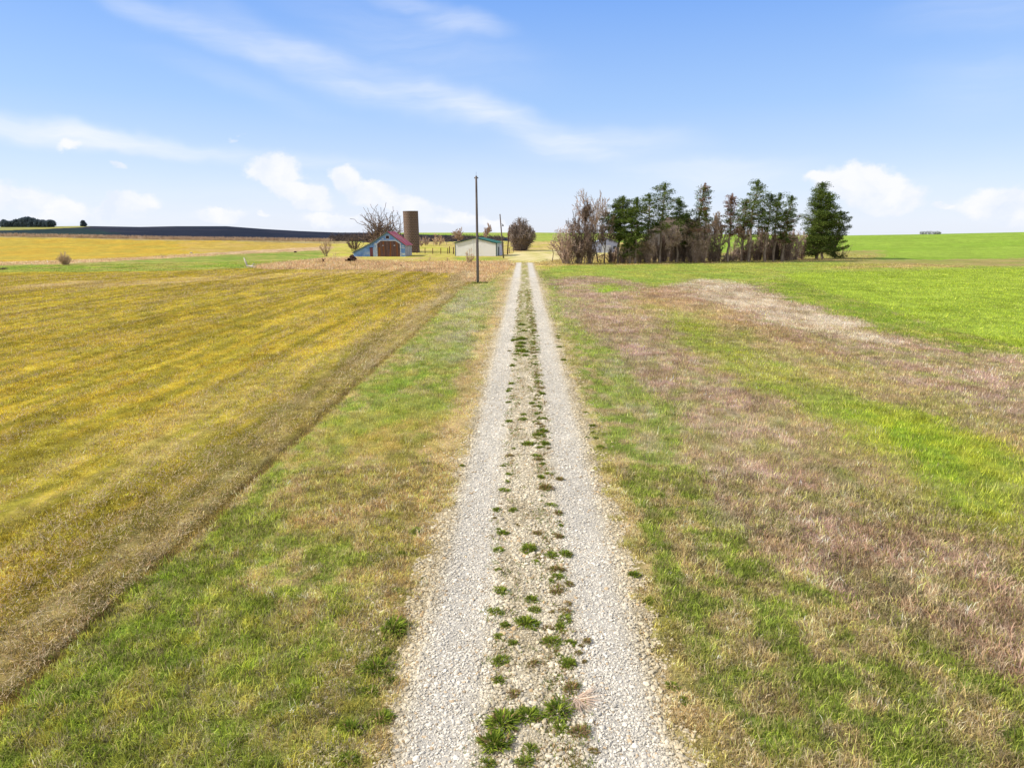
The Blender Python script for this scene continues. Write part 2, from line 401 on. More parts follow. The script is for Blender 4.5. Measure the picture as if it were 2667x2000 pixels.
# name, polygon, colour 1, colour 2, noise size (x, y), contrast bias, softness, height, weight
G1, G2 = (112, 142, 48), (150, 150, 62)
ZONES = [
    ('verge_right', [(1.5, -20), (1.5, 130), (60, 160), (400, 100), (400, -20)], (126, 146, 60), (176, 154, 108), (.4, .55), .53, .02, .15, 1),
    ('verge_left', [(FX, -20), (FX, 100), (-1.5, 128), (-1.5, -20)], (132, 148, 60), (184, 160, 106), (.4, .6), .51, .02, .13, 1),
    ('far_green', V((780, 470), (1720, 470), (1720, 520), (1400, 552), (1150, 545), (1000, 513), (780, 512)), (136, 164, 62), (160, 168, 74), (40, 40), .5, .01, .1, 1),
    ('right_slope', V((1500, 470), (3200, 470), (3200, 560), (1830, 560), (1500, 560)), (136, 162, 52), (146, 168, 60), (30, 10), .5, .01, .1, 1),
    ('burnt', V((-500, 470), (800, 470), (830, 505), (1130, 514), (1130, 521), (800, 524), (760, 521), (560, 519), (380, 516), (0, 509), (-500, 507)), (30, 36, 50), (52, 52, 62), (30, 12), .58, .004, .1, 1),
    ('burnt_green', V((-500, 499), (0, 499), (190, 494), (260, 505), (200, 510), (0, 509), (-500, 507)), (30, 62, 48), (40, 56, 50), (30, 12), .5, .01, .1, .8),
    ('crest_yellow', V((-500, 470), (185, 470), (190, 491), (100, 495), (0, 498), (-500, 500)), (164, 156, 78), (150, 150, 90), (30, 12), .5, .004, .1, 1),
    ('pasture', V((690, 522), (830, 524), (1130, 521), (1420, 524), (1440, 560), (1440, 582), (1200, 585), (1000, 585), (700, 565)), (184, 170, 78), (196, 168, 112), (4, 5), .5, .01, .2, 1),
    ('pasture_green', V((700, 527), (790, 524), (960, 530), (1000, 545), (1060, 548), (1060, 555), (860, 556), (740, 560), (700, 552)), (178, 178, 62), (200, 184, 90), (4, 6), .5, .01, .15, .8),
    ('field', [(-330, -20), (-330, 150)] + V((0, 588), (350, 586), (530, 580), (700, 581), (850, 583)) + [(FX, 104), (FX, -20)], (186, 160, 50), (148, 136, 44), (.35, 2.0), .5, .006, .085, 1),
    ('field2', V((-700, 508), (0, 510), (380, 518), (560, 521), (700, 522), (724, 532), (560, 541), (300, 557), (0, 567), (-700, 580)), (194, 158, 54), (180, 158, 60), (6, 9), .5, .006, .05, 1),
    ('field2_tan', V((380, 524), (560, 524), (720, 524), (724, 533), (560, 541), (420, 545)), (196, 164, 98), (182, 156, 72), (6, 9), .5, .01, .05, .8),
    ('strip_far', V((-700, 505), (0, 508.5), (380, 515), (560, 518), (760, 520), (760, 526), (560, 523), (380, 520), (0, 513), (-700, 511)), (178, 160, 110), (150, 130, 80), (5, 3), .5, .004, .3, 1),
    ('strip_tan', V((-700, 580), (0, 566), (150, 562), (300, 556), (420, 548), (560, 540), (660, 535), (720, 532), (720, 539), (640, 544), (560, 547), (480, 551), (350, 559), (200, 568), (0, 574), (-700, 592)), (202, 172, 130), (184, 150, 102), (2, 2), .5, .006, .35, 1),
    ('swale', V((-700, 604), (0, 587), (120, 584), (300, 581), (450, 582), (560, 576), (640, 570), (700, 562), (700, 545), (640, 544), (560, 547), (480, 551), (350, 559), (200, 568), (0, 574), (-700, 592)), (128, 150, 54), (166, 156, 80), (5, 4), .52, .006, .12, 1),
    ('tall_dry', V((530, 577), (620, 566), (700, 557), (770, 556), (780, 564), (900, 566), (1080, 566), (1100, 566), (1106, 574), (1085, 585), (1040, 612), (1012, 608), (990, 592), (850, 584), (700, 582), (560, 581)), (196, 160, 124), (180, 150, 104), (1.0, 1.6), .5, .008, .42, 1),
    ('straw_band', V((-60, 625), (150, 608), (330, 602), (480, 597), (600, 592), (780, 584), (900, 585), (780, 591), (620, 601), (480, 607), (330, 614), (150, 622), (-60, 640)), (198, 168, 118), (184, 156, 70), (2, 4), .5, .01, .05, .75),
    ('residue', [(FX - 1.2, 5), (FX - 2.2, 60), (FX - 3.5, 95), (FX, 104), (FX, 5)], (142, 124, 76), (182, 164, 132), (.3, 3), .5, .01, .05, .7),
    ('residue_near', [(FX - 6, 12), (FX - 5, 26), (FX - 2, 40), (FX, 40), (FX, 5), (FX - 3, 5)], (142, 136, 52), (172, 152, 92), (.5, 1.4), .52, .02, .05, .6),
    ('furrow', [(FX - .22, 4), (FX - .18, 104), (FX + .08, 104), (FX + .08, 4)], (108, 84, 48), (150, 128, 66), (.2, .9), .5, .005, .05, .8),
    ('edge_tan_left', [(TX0 - .75, 4), (TX0 - .95, 60), (TX0 - .7, 128), (TX0 + .3, 128), (TX0 + .3, 4)], (206, 176, 124), (170, 152, 92), (.4, .7), .5, .008, .1, .8),
    ('edge_tan_right', [(TX1 - .3, 4), (TX1 - .3, 128), (TX1 + .5, 128), (TX1 + .45, 4)], (202, 174, 124), (158, 150, 84), (.4, .7), .5, .008, .1, .7),
    ('left_grey', V((930, 720), (1010, 625), (1050, 610), (1075, 640), (1050, 720), (1010, 780), (900, 790), (840, 800)), (166, 158, 132), (140, 152, 88), (1.0, 3), .5, .015, .2, .8),
    ('left_tan', V((1075, 600), (1108, 575), (1112, 600), (1090, 660), (1060, 730), (1030, 830), (1000, 960), (950, 1120), (920, 1200), (860, 1200), (860, 1050), (960, 900), (1010, 760), (1050, 680)), (204, 174, 118), (176, 148, 104), (.7, 1.6), .52, .015, .12, .85),
    ('left_pink', V((640, 1010), (800, 960), (960, 930), (960, 1080), (900, 1250), (760, 1200), (600, 1130)), (188, 154, 112), (160, 146, 72), (.5, .9), .45, .02, .14, .75),
    ('left_orange', V((700, 900), (860, 880), (960, 870), (940, 960), (760, 980), (640, 1000)), (182, 154, 80), (150, 140, 60), (.6, 1.2), .5, .02, .14, .7),
    ('left_green', V((820, 820), (1000, 740), (1000, 800), (950, 890), (760, 930), (680, 950)), (126, 152, 56), (150, 152, 80), (.8, 1.2), .5, .02, .16, .7),
    ('left_front', V((-60, 1660), (0, 1545), (330, 1235), (480, 1170), (650, 1330), (800, 1400), (820, 1700), (-60, 1760)), (118, 142, 50), (156, 150, 70), (.3, .38), .56, .025, .15, .95),
    ('left_front_tan', V((760, 1250), (900, 1180), (900, 1350), (860, 1500), (800, 1700), (620, 1700), (700, 1500)), (186, 156, 104), (134, 142, 56), (.5, .7), .52, .03, .13, .7),
    ('right_grey', V((1200, 640), (1290, 700), (1400, 800), (1440, 890), (1500, 1010), (1590, 1120), (1520, 1150), (1420, 1000), (1330, 850), (1250, 740), (1180, 650)), (160, 154, 120), (136, 150, 72), (.8, 1.6), .48, .03, .2, .8),
    ('right_brown', V((1185, 602), (1300, 598), (1420, 628), (1500, 604), (1640, 620), (1760, 665), (1900, 715), (2060, 755), (2260, 765), (2500, 800), (2500, 1560), (2212, 1490), (2050, 1420), (1900, 1330), (1780, 1255), (1620, 1180), (1530, 1070), (1480, 940), (1420, 850), (1330, 770), (1250, 690)), (156, 128, 102), (180, 150, 134), (.55, 1.0), .5, .02, .2, .98),
    ('right_olive', V((1400, 640), (1520, 650), (1700, 730), (1900, 800), (2100, 880), (2300, 960), (2300, 1250), (2080, 1180), (1880, 1090), (1760, 960), (1640, 860), (1500, 760), (1390, 690)), (150, 152, 60), (174, 150, 94), (1.2, 2.2), .52, .035, .18, .75),
    ('tongue', V((1395, 675), (1480, 692), (1600, 745), (1750, 805), (1900, 865), (2000, 905), (2150, 965), (2260, 1010), (2260, 1190), (2050, 1140), (1920, 1050), (1830, 960), (1700, 875), (1570, 790), (1460, 725)), (128, 154, 48), (152, 158, 58), (1.2, 1.6), .5, .03, .17, .72),
    ('tongue_bright', V((1800, 870), (1960, 890), (2120, 960), (2212, 1020), (2230, 1120), (2060, 1090), (1900, 980)), (122, 152, 42), (158, 168, 54), (.8, .9), .5, .04, .2, .85),
    ('right_pale', V((1476, 612), (1500, 604), (1580, 606), (1650, 632), (1760, 668), (1880, 712), (1960, 745), (1860, 742), (1740, 712), (1640, 680), (1530, 646)), (212, 194, 164), (178, 156, 124), (1.2, 3), .5, .02, .12, .85),
    ('right_red', V((1330, 625), (1480, 618), (1560, 665), (1700, 725), (1900, 790), (1760, 760), (1560, 700), (1400, 650)), (168, 130, 92), (182, 150, 114), (1.5, 3), .5, .03, .16, .6),
    ('right_verge_top', V((1165, 578), (1300, 572), (1500, 570), (1850, 563), (2400, 555), (2400, 600), (2100, 590), (1700, 590), (1640, 610), (1500, 600), (1420, 622), (1300, 596), (1190, 600)), (138, 156, 66), (156, 158, 74), (3, 3), .5, .015, .12, 1),
    ('green_spot', V((1270, 615), (1320, 611), (1350, 622), (1330, 632), (1280, 628)), (130, 166, 34), (140, 160, 50), (3, 3), .5, .02, .12, .9),
    ('olive_by_field', V((1640, 612), (1700, 600), (1800, 636), (1920, 668), (2030, 706), (2140, 742), (2260, 765), (2100, 752), (1930, 718), (1760, 664)), (136, 152, 44), (120, 144, 40), (2, 3), .5, .02, .14, .9),
    ('strip_right', V((1820, 564), (2000, 562), (2110, 560), (2400, 552), (2400, 570), (2110, 575), (1950, 580), (1800, 580)), (152, 146, 74), (172, 146, 96), (5, 3), .5, .01, .2, .9),
    ('wheat', V((1682, 592), (1760, 588), (1950, 586), (2212, 578), (2800, 570), (2900, 790), (2500, 780), (2212, 752), (2130, 735), (2020, 702), (1910, 664), (1790, 632), (1720, 606)), (140, 160, 52), (150, 168, 60), (3, 1.0), .5, .008, .13, 1),
    ('row_foot', V((1180, 573), (1500, 569), (1850, 563), (1900, 558), (1900, 540), (1600, 545), (1200, 550)), (176, 148, 100), (150, 140, 70), (2, 2), .5, .01, .3, .9),
    ('yard', V((1098, 553), (1110, 545), (1190, 540), (1270, 538), (1330, 545), (1290, 552), (1230, 558), (1180, 566), (1120, 566), (1100, 560)), (226, 208, 156), (210, 194, 120), (4, 3), .48, .01, 0, .9),
    ('shed_lawn', V((980, 556), (1085, 556), (1085, 564), (980, 562)), (120, 160, 50), (170, 160, 70), (2, 2), .5, .01, .1, .8),
]
ZN = [z[0] for z in ZONES]


def land(x, y, samples=3):
    """albedo (n,3), grass height (n)"""
    x = np.asarray(x, float); y = np.asarray(y, float); n = len(x)
    r = np.hypot(x, y)
    col = np.tile(lin((140, 150, 66)), (n, 1)); hgt = np.full(n, .12); win = np.full(n, -1)
    wx = (fbm(x / 2.5, y / 2.5, 4, 31) - .5); wy = (fbm(x / 2.5, y / 2.5, 4, 57) - .5)
    jit = [(rng.normal(size=n), rng.normal(size=n)) for _ in range(samples)]
    for k, (nm, poly, c1, c2, (sx, sy), bias, soft, h, wt) in enumerate(ZONES):
        px = np.array([p[0] for p in poly]); py = np.array([p[1] for p in poly]); m_ = .1 * np.hypot(px, py).max() * .4 + 1
        s = np.nonzero((x > px.min() - m_) & (x < px.max() + m_) & (y > py.min() - m_) & (y < py.max() + m_))[0]
        if len(s) == 0: continue
        X, Y, Rr = x[s], y[s], r[s]; amt = Rr * soft * 3.5
        w = np.zeros(len(s))
        for a, b in jit:
            w += inside(poly, X + wx[s] * amt + a[s] * Rr * soft * .45, Y + wy[s] * amt * 2 + b[s] * Rr * soft * .45)
        w = w / samples * wt
        if wt < 1 and soft > .009:   # let the ground below show in patches
            w = w * np.clip(.55 + 1.3 * (fbm(X / sx * .6 + 50, Y / sy * .6, 3, 90 + k) - .3), 0, 1)
        q = fbm(X / sx, Y / sy, 6, 200 + k * 7)
        q = (sstep(bias - .09, bias + .09, q) * .84 + .08)[:, None]
        c = lin(c1) * (1 - q) + lin(c2) * q
        col[s] = col[s] * (1 - w[:, None]) + c * w[:, None]
        hgt[s] = hgt[s] * (1 - w) + h * w
        win[s] = np.where(w > .5, k, win[s])
    # broad light and dark patches and small litter
    f = .86 + .28 * fbm(x / 7, y / 9, 4, 77)
    near = 1 - sstep(60, 160, r)
    f = f * (1 + near * .8 * (fbm(x / .3, y / .3, 3, 12) - .5)) * (1 + .5 * sstep(20, 60, r) * (fbm(x / 1.1, y / 2.5, 3, 13) - .5))
    fl = (x < FX) & (y < 110)      # the drilled rows of the stubble field
    f = np.where(fl, f * (.76 + .48 * vn(x / .42, y / 14 + 3, 21)) * (.84 + .32 * vn(x / 1.3, y / 30, 22)), f)
    return col * f[:, None] * KALB, hgt, win


# ------------------------------------------------------------------ ground sheet
def build_ground():
    front = np.linspace(R_(-50), R_(50), 760); back = np.linspace(R_(50), R_(310), 90)[1:-1]
    az = np.concatenate([front, back]); na = len(az)
    ph = np.linspace(math.atan(CAM_H / 1.2), math.atan(CAM_H / 60), 600)
    rr = CAM_H / np.tan(ph)
    rr = np.concatenate([rr, np.geomspace(60, 450, 190)[1:], np.geomspace(450, 5000, 40)[1:]])
    nr = len(rr)
    A, Rm = np.meshgrid(az, rr); x = (Rm * np.sin(A)).ravel(); y = (Rm * np.cos(A)).ravel()
    z = ground_z(x, y)
    r = np.hypot(x, y); near = 1 - sstep(25, 60, r)
    ontrack = (x > TX0 - .1) & (x < TX1 + .1)
    micro = (fbm(x / .5, y / .5, 3, 3) - .5) * .06 * near * np.where(ontrack, .2, 1)
    micro += np.where(x < FX, (vn(x / .38, y / 6, 8) - .5) * .04 * (1 - sstep(40, 90, r)), 0)
    micro -= .05 * np.exp(-((x - FX + .05) / .12) ** 2) * (1 - sstep(80, 104, y))
    z = z + micro
    col, _, _ = land(x, y)
    v = np.column_stack([x, y, z]); idx = np.arange(nr * na).reshape(nr, na)
    a = idx[:-1]; b = idx[1:]
    f = np.stack([a, b, np.roll(b, -1, 1), np.roll(a, -1, 1)], -1).reshape(-1, 4)[:, ::-1]
    # middle disc
    v = np.vstack([v, [[0, 0, 0]]]); col = np.vstack([col, col[:1]])
    c = len(v) - 1; f3 = np.column_stack([np.full(na, c), np.roll(idx[0], -1), idx[0]])
    o = make_mesh('ground', v, [f, f3], attr_ground('ground_cover', ((1.3, .25), (9, .35), (60, .4)), 1.0, .05, amp=.75), col, True)
    tag(o, kind='structure')


build_ground()


def track_edges(y):
    n1 = (fbm(y / 1.1, y * 0 + 3, 4, 41) - .5) * .34 + (fbm(y / .3, y * 0 + 3, 2, 46) - .5) * .2 - .12 + (fbm(y / 6, y * 0 + 3, 2, 45) - .5) * .3
    n2 = (fbm(y / 1.1, y * 0 + 9, 4, 43) - .5) * .34 + (fbm(y / .3, y * 0 + 9, 2, 47) - .5) * .2 + .12 + (fbm(y / 6, y * 0 + 3, 2, 49) - .5) * .25
    return TX0 + n1, TX1 + n2


def track_color(x, y):
    n = len(x); u = x - .115
    rut = np.exp(-((np.abs(u) - 1.0) / .46) ** 4)
    grey, cream, tan = lin((236, 226, 206)), lin((230, 214, 180)), lin((212, 190, 144))
    w = rut[:, None]; c = cream * (1 - w) + grey * w
    e = sstep(1.35, 1.7, np.abs(u))[:, None]; c = c * (1 - e * .7) + tan * e * .7
    f = fbm(x / .6, y / 1.4, 4, 63)[:, None]; c = c * (.86 + .28 * f)
    t = (sstep(.5, .62, fbm(x / .35, y / .9, 3, 65)) * (1 - rut) * .5)[:, None]; c = c * (1 - t) + lin((176, 156, 112)) * t
    mid = (np.exp(-(u / .5) ** 4) * sstep(26, 45, y) * sstep(.3, .5, fbm(x / .4, y / 2.5, 3, 67)))[:, None]
    c = c * (1 - mid * .85) + lin((168, 162, 84)) * mid * .85
    return c


def build_track():
    ys = np.concatenate([CAM_H / np.tan(np.linspace(math.atan(CAM_H / 2.0), math.atan(CAM_H / 40), 420)), np.linspace(40, 129, 180)[1:]])
    nx = 46; t = np.linspace(0, 1, nx)
    l, r = track_edges(ys); X = l[:, None] + (r - l)[:, None] * t; Y = np.repeat(ys[:, None], nx, 1)
    x, y = X.ravel(), Y.ravel(); u = np.abs(x - .115)
    z = ground_z(x, y) + .022 - .02 * np.exp(-((u - 1.02) / .35) ** 2) + .012 * (fbm(x / .25, y / .25, 3, 6) - .5)
    z = z + (.018 - .04 * sstep(.0, 1, np.abs(t[None, :].repeat(len(ys), 0).ravel() - .5) * 2) ** 8)
    idx = np.arange(len(x)).reshape(len(ys), nx)
    f = np.stack([idx[:-1, :-1], idx[:-1, 1:], idx[1:, 1:], idx[1:, :-1]], -1).reshape(-1, 4)
    o = make_mesh('gravel_track', np.column_stack([x, y, z]), f, attr_ground('track_gravel', ((30, .4), (110, .6)), 1.0, .03, amp=.3),
                  track_color(x, y) * .6, True)
    tag(o, kind='structure')


build_track()


def build_yard():
    poly = V((1100, 556), (1112, 545), (1190, 541), (1270, 539), (1330, 545), (1290, 552), (1225, 558), (1180, 562), (1165, 567), (1112, 567), (1096, 562))
    px = [p[0] for p in poly]; py = [p[1] for p in poly]; c = (sum(px) / len(px), sum(py) / len(py)); v = []; cols = []
    rings = [1, .93, .8, .6, .4, .2]; m = 96; per = []
    for i in range(m):
        s = i / m * len(poly); k = int(s); f = s - k; a = np.array(poly[k]); b = np.array(poly[(k + 1) % len(poly)])
        per.append(a * (1 - f) + b * f)
    for q in rings:
        for p in per:
            x = c[0] + (p[0] - c[0]) * q + (random.random() - .5) * .8 * (q > .9); y = c[1] + (p[1] - c[1]) * q + (random.random() - .5) * 2 * (q > .9)
            v.append((x, y, float(ground_z(x, y)) + (.03 if q < .99 else .006)))
    v.append((c[0], c[1], float(ground_z(*c)) + .03)); v = np.array(v)
    x, y = v[:, 0], v[:, 1]; f = fbm(x / 3, y / 5, 4, 71)[:, None]
    col = lin((230, 212, 164)) * f + lin((214, 196, 120)) * (1 - f)
    g = (sstep(.5, .6, fbm(x / 2, y / 4, 3, 72)) * .6)[:, None]; col = col * (1 - g) + lin((176, 172, 80)) * g
    F = []
    for k in range(len(rings) - 1):
        for i in range(m):
            j = (i + 1) % m; F.append((k * m + i, k * m + j, (k + 1) * m + j, (k + 1) * m + i))
    F3 = [((len(rings) - 1) * m + i, (len(rings) - 1) * m + (i + 1) % m, len(v) - 1) for i in range(m)]
    o = make_mesh('gravel_yard', v, [np.array(F), np.array(F3)], attr_ground('yard_gravel', ((4, .4), (30, .6)), .5, .03, amp=.25), col * .75, True)
    tag(o, kind='structure')


build_yard()

# ------------------------------------------------------------------ grass, stubble, gravel as loose cover
KEEPOUT = []      # world rectangles kept free of grass (buildings), filled below


def blades(x, y, z, L, w, col, lean, wide=1.0, seg=2):
    """one mesh array set of blades: seg 1 = a single leaf triangle, 2 = bent"""
    n = len(x); a = rng.uniform(0, 2 * math.pi, n); th = lean * rng.uniform(.25, 1.3, n)
    b = a + rng.uniform(-1.2, 1.2, n) + math.pi / 2
    dx, dy = np.cos(a), np.sin(a); sx, sy = np.cos(b) * w / 2, np.sin(b) * w / 2
    base = np.column_stack([x, y, z]); s = np.column_stack([sx, sy, np.zeros(n)])
    if seg == 1:
        tip = base + np.column_stack([dx * np.sin(th) * L, dy * np.sin(th) * L, np.cos(th) * L])
        v = np.stack([base - s, base + s, tip], 1).reshape(-1, 3); f = np.arange(3 * n).reshape(n, 3)
        return v, [f], np.repeat(col, 3, 0)
    m = base + np.column_stack([dx * np.sin(th * .6) * L * .55, dy * np.sin(th * .6) * L * .55, np.cos(th * .6) * L * .55])
    t2 = np.minimum(th * 1.7, 1.9)
    tip = m + np.column_stack([dx * np.sin(t2) * L * .5, dy * np.sin(t2) * L * .5, np.cos(t2) * L * .5])
    v = np.stack([base - s, base + s, m + s * .8, m - s * .8, tip], 1).reshape(-1, 3)
    i = np.arange(n)[:, None] * 5
    return v, [i + np.array([[0, 1, 2, 3]]), i + np.array([[3, 2, 4]])], np.repeat(col, 5, 0)


def sample_ground(n, r0, r1, power, lo=-43, hi=43):
    """polar scatter; the density per square metre falls off as r**-power"""
    u = rng.random(n); e = 2 - power
    r = (r0 ** e + u * (r1 ** e - r0 ** e)) ** (1 / e) if abs(e) > 1e-6 else r0 * (r1 / r0) ** u
    a = R_(lo) + rng.random(n) * R_(hi - lo)
    return r * np.sin(a), r * np.cos(a)


def keep(x, y):
    k = np.ones(len(x), bool)
    for (x0, x1, y0, y1) in KEEPOUT: k &= ~((x > x0) & (x < x1) & (y > y0) & (y < y1))
    return k


def on_track(x, y):
    l, r = track_edges(y)
    q = fbm(x / .3, y / .3, 3, 88) * .9
    u = np.abs(x - .115)
    centre = (u < .5) & (y > 27) & (fbm(x / .3, y / 1.6, 3, 91) > .5 - .14 * sstep(27, 60, y))
    return (x > l - .1 + (q - .35) * 1.3) & (x < r + .1 - (q - .35) * 1.3) & (y < 129) & ~centre


def spread(n_tuft, per, r0, r1, power, tight, Lk, wk, seg, lean=.6, dens=None, nm=None, mat=None, obj='grass', zsel=None, hmul=1.0, hi=43):
    cx, cy = sample_ground(n_tuft, r0, r1, power, -43, hi)
    r = np.hypot(cx, cy)
    k = ~on_track(cx, cy) & keep(cx, cy); cx, cy, r = cx[k], cy[k], r[k]
    col, h, win = land(cx, cy, 1)
    if zsel is not None:
        k = np.isin(win, [ZN.index(q) for q in zsel]); cx, cy, r, col, h = cx[k], cy[k], r[k], col[k], h[k]
    else:
        k = h > .02; cx, cy, r, col, h = cx[k], cy[k], r[k], col[k], h[k]
    n = len(cx); hs = rng.lognormal(0, .32, n)
    i = np.repeat(np.arange(n), per)
    sp = tight * (1 + r[i] / 60)
    x = cx[i] + rng.normal(size=len(i)) * sp; y = cy[i] + rng.normal(size=len(i)) * sp
    kk = ~((x > TX0 + .1) & (x < TX1 - .1) & (np.abs(x - .115) > .55) & (y < 129)); x, y, i = x[kk], y[kk], i[kk]
    z = ground_z(x, y) - .01
    L = h[i] * hs[i] * rng.uniform(.6, 1.25, len(i)) * Lk * hmul * .62
    w = wk * (1 + r[i] / 14) * rng.uniform(.6, 1.4, len(i))
    c = col[i]
    tb = np.repeat(rng.normal(-.05, .34, n), per)[kk][:, None]; bb = rng.normal(0, .28, len(i))[:, None]; c = c * 1.7
    c = c * np.exp(tb + bb)
    # per tuft: green growth or dried stems; green lands lean green, dry lands tan
    g = c.copy(); lum = c.mean(1, keepdims=True)
    green = lum * np.array([1.02, 1.32, .36]); dry = lum * np.array([1.32, 1.1, .72])
    t = np.repeat(rng.random(n), per)[kk]; gr = c[:, 1] > c[:, 0] * .92
    pg = np.where(gr, .3, .2); pd = np.where(gr, .34, .3)
    fld = ~np.isin(win[i], [ZN.index('verge_left'), ZN.index('verge_right'), ZN.index('left_front'), ZN.index('right_brown'), ZN.index('left_pink'), ZN.index('left_tan'), ZN.index('right_olive'), ZN.index('tongue'), ZN.index('left_grey'), ZN.index('right_grey'), ZN.index('left_front_tan')])
    att = np.where(fld, .35, 1.0)[:, None]
    mg = (t < pg)[:, None] * .6 * att; md = (t > 1 - pd)[:, None] * .75 * att
    c = c * (1 - mg - md) + green * mg + dry * md
    c = np.where(c[:, 1:2] > c[:, 0:1] * .9, c * np.array([1.08, 1.0, .78]), c * np.array([1.0, .97, .98]))
    return blades(x, y, z, L, w, np.clip(c, 0, .9), lean, seg=seg)


def join(parts):
    vs, fs, cs = [], {}, []; o = 0
    for v, fl, c in parts:
        vs.append(v); cs.append(c)
        for f in fl: fs.setdefault(f.shape[1], []).append(f + o)
        o += len(v)
    return np.vstack(vs), [np.vstack(f) for f in fs.values()], np.vstack(cs)


def build_grass():
    m = leafy('grass_blades', .38)
    parts = [spread(330000, 5, 5, 115, 1.0, .06, 1.1, .008, 1, .95, zsel=['field', 'residue', 'residue_near', 'straw_band'], hi=1),
             spread(56000, 11, 4.5, 16, .7, .045, 1.0, .0055, 2, .75),
             spread(76000, 8, 14, 45, 1.2, .07, 1.0, .0055, 1, .6),
             spread(110000, 5, 40, 140, 1.4, .16, 1.1, .007, 1, .6)]
    # seedlings and dead stems rooted between the stones of the centre strip
    ny = 5200; yy = 6 + 60 * rng.random(ny) ** 1.6; xx = .1 + rng.normal(size=ny) * .17 + np.where(rng.random(ny) < .62, .34, -.38)
    kk = (fbm(xx / .22, yy / .5, 3, 171) > .5) & (np.abs(xx - .115) < .72); xx, yy = xx[kk], yy[kk]; ii = np.repeat(np.arange(len(xx)), 7)
    cc = np.where(rng.random(len(xx))[:, None] < .55, lin((112, 128, 48)), lin((160, 132, 88)))[ii] * np.exp(rng.normal(0, .28, len(ii)))[:, None]
    bx = xx[ii] + rng.normal(size=len(ii)) * .03; by = yy[ii] + rng.normal(size=len(ii)) * .03
    parts.append(blades(bx, by, ground_z(bx, by) + .035, rng.uniform(.025, .07, len(ii)) * (1 + by / 60), .008 * (1 + by / 20), cc, .9, seg=1))
    v, f, c = join(parts)
    tag(make_mesh('grass', v, f, m, c), 'green and dried tan grass growing on the verges and fields beside the gravel track', 'grass', kind='stuff')
    # taller dead grass on the bank before the farm and at the foot of the tree row
    parts = [spread(46000, 6, 60, 190, 1.0, .3, 1.15, .006, 1, .35, zsel=['tall_dry', 'row_foot', 'strip_tan'], hmul=.75)]
    v, f, c = join(parts)
    tag(make_mesh('dry_grass', v, f, m, c), 'tall pinkish tan dead grass along the bank in front of the barn', 'dry grass', kind='stuff')


def build_straw():
    """pale crop residue lying on the stubble field"""
    x, y = sample_ground(520000, 6, 110, 1.25, -43, 2); k = (x < FX - .1)
    x, y = x[k], y[k]; r = np.hypot(x, y)
    p = .05 + .5 * sstep(.5, .62, fbm(x / .7, y / 6, 5, 19)) + .14 * (vn(x / .42, y / 14 + 3, 21) > .6) + .75 * np.exp(-((x - FX + 1.7) / 1.5) ** 2) * sstep(.38, .56, fbm(x / .6, y / 1.6, 4, 20))
    k = rng.random(len(x)) < p; x, y, r = x[k], y[k], r[k]; n = len(x)
    L = rng.lognormal(math.log(.07), .45, n) * (1 + r / 90); w = .0055 * (1 + r / 14)
    c = lin((216, 192, 152)) * KALB * np.exp(rng.normal(0, .25, n))[:, None]
    c[rng.random(n) < .25] *= np.array([.75, .6, .5])
    v, f, c = blades(x, y, ground_z(x, y) + .03, L, w, np.clip(c, 0, .85), 1.35, seg=1)
    tag(make_mesh('straw', v, f, leafy('straw_stalks', .15), c), 'pale broken straw lying across the mustard coloured stubble field', 'straw', kind='stuff')


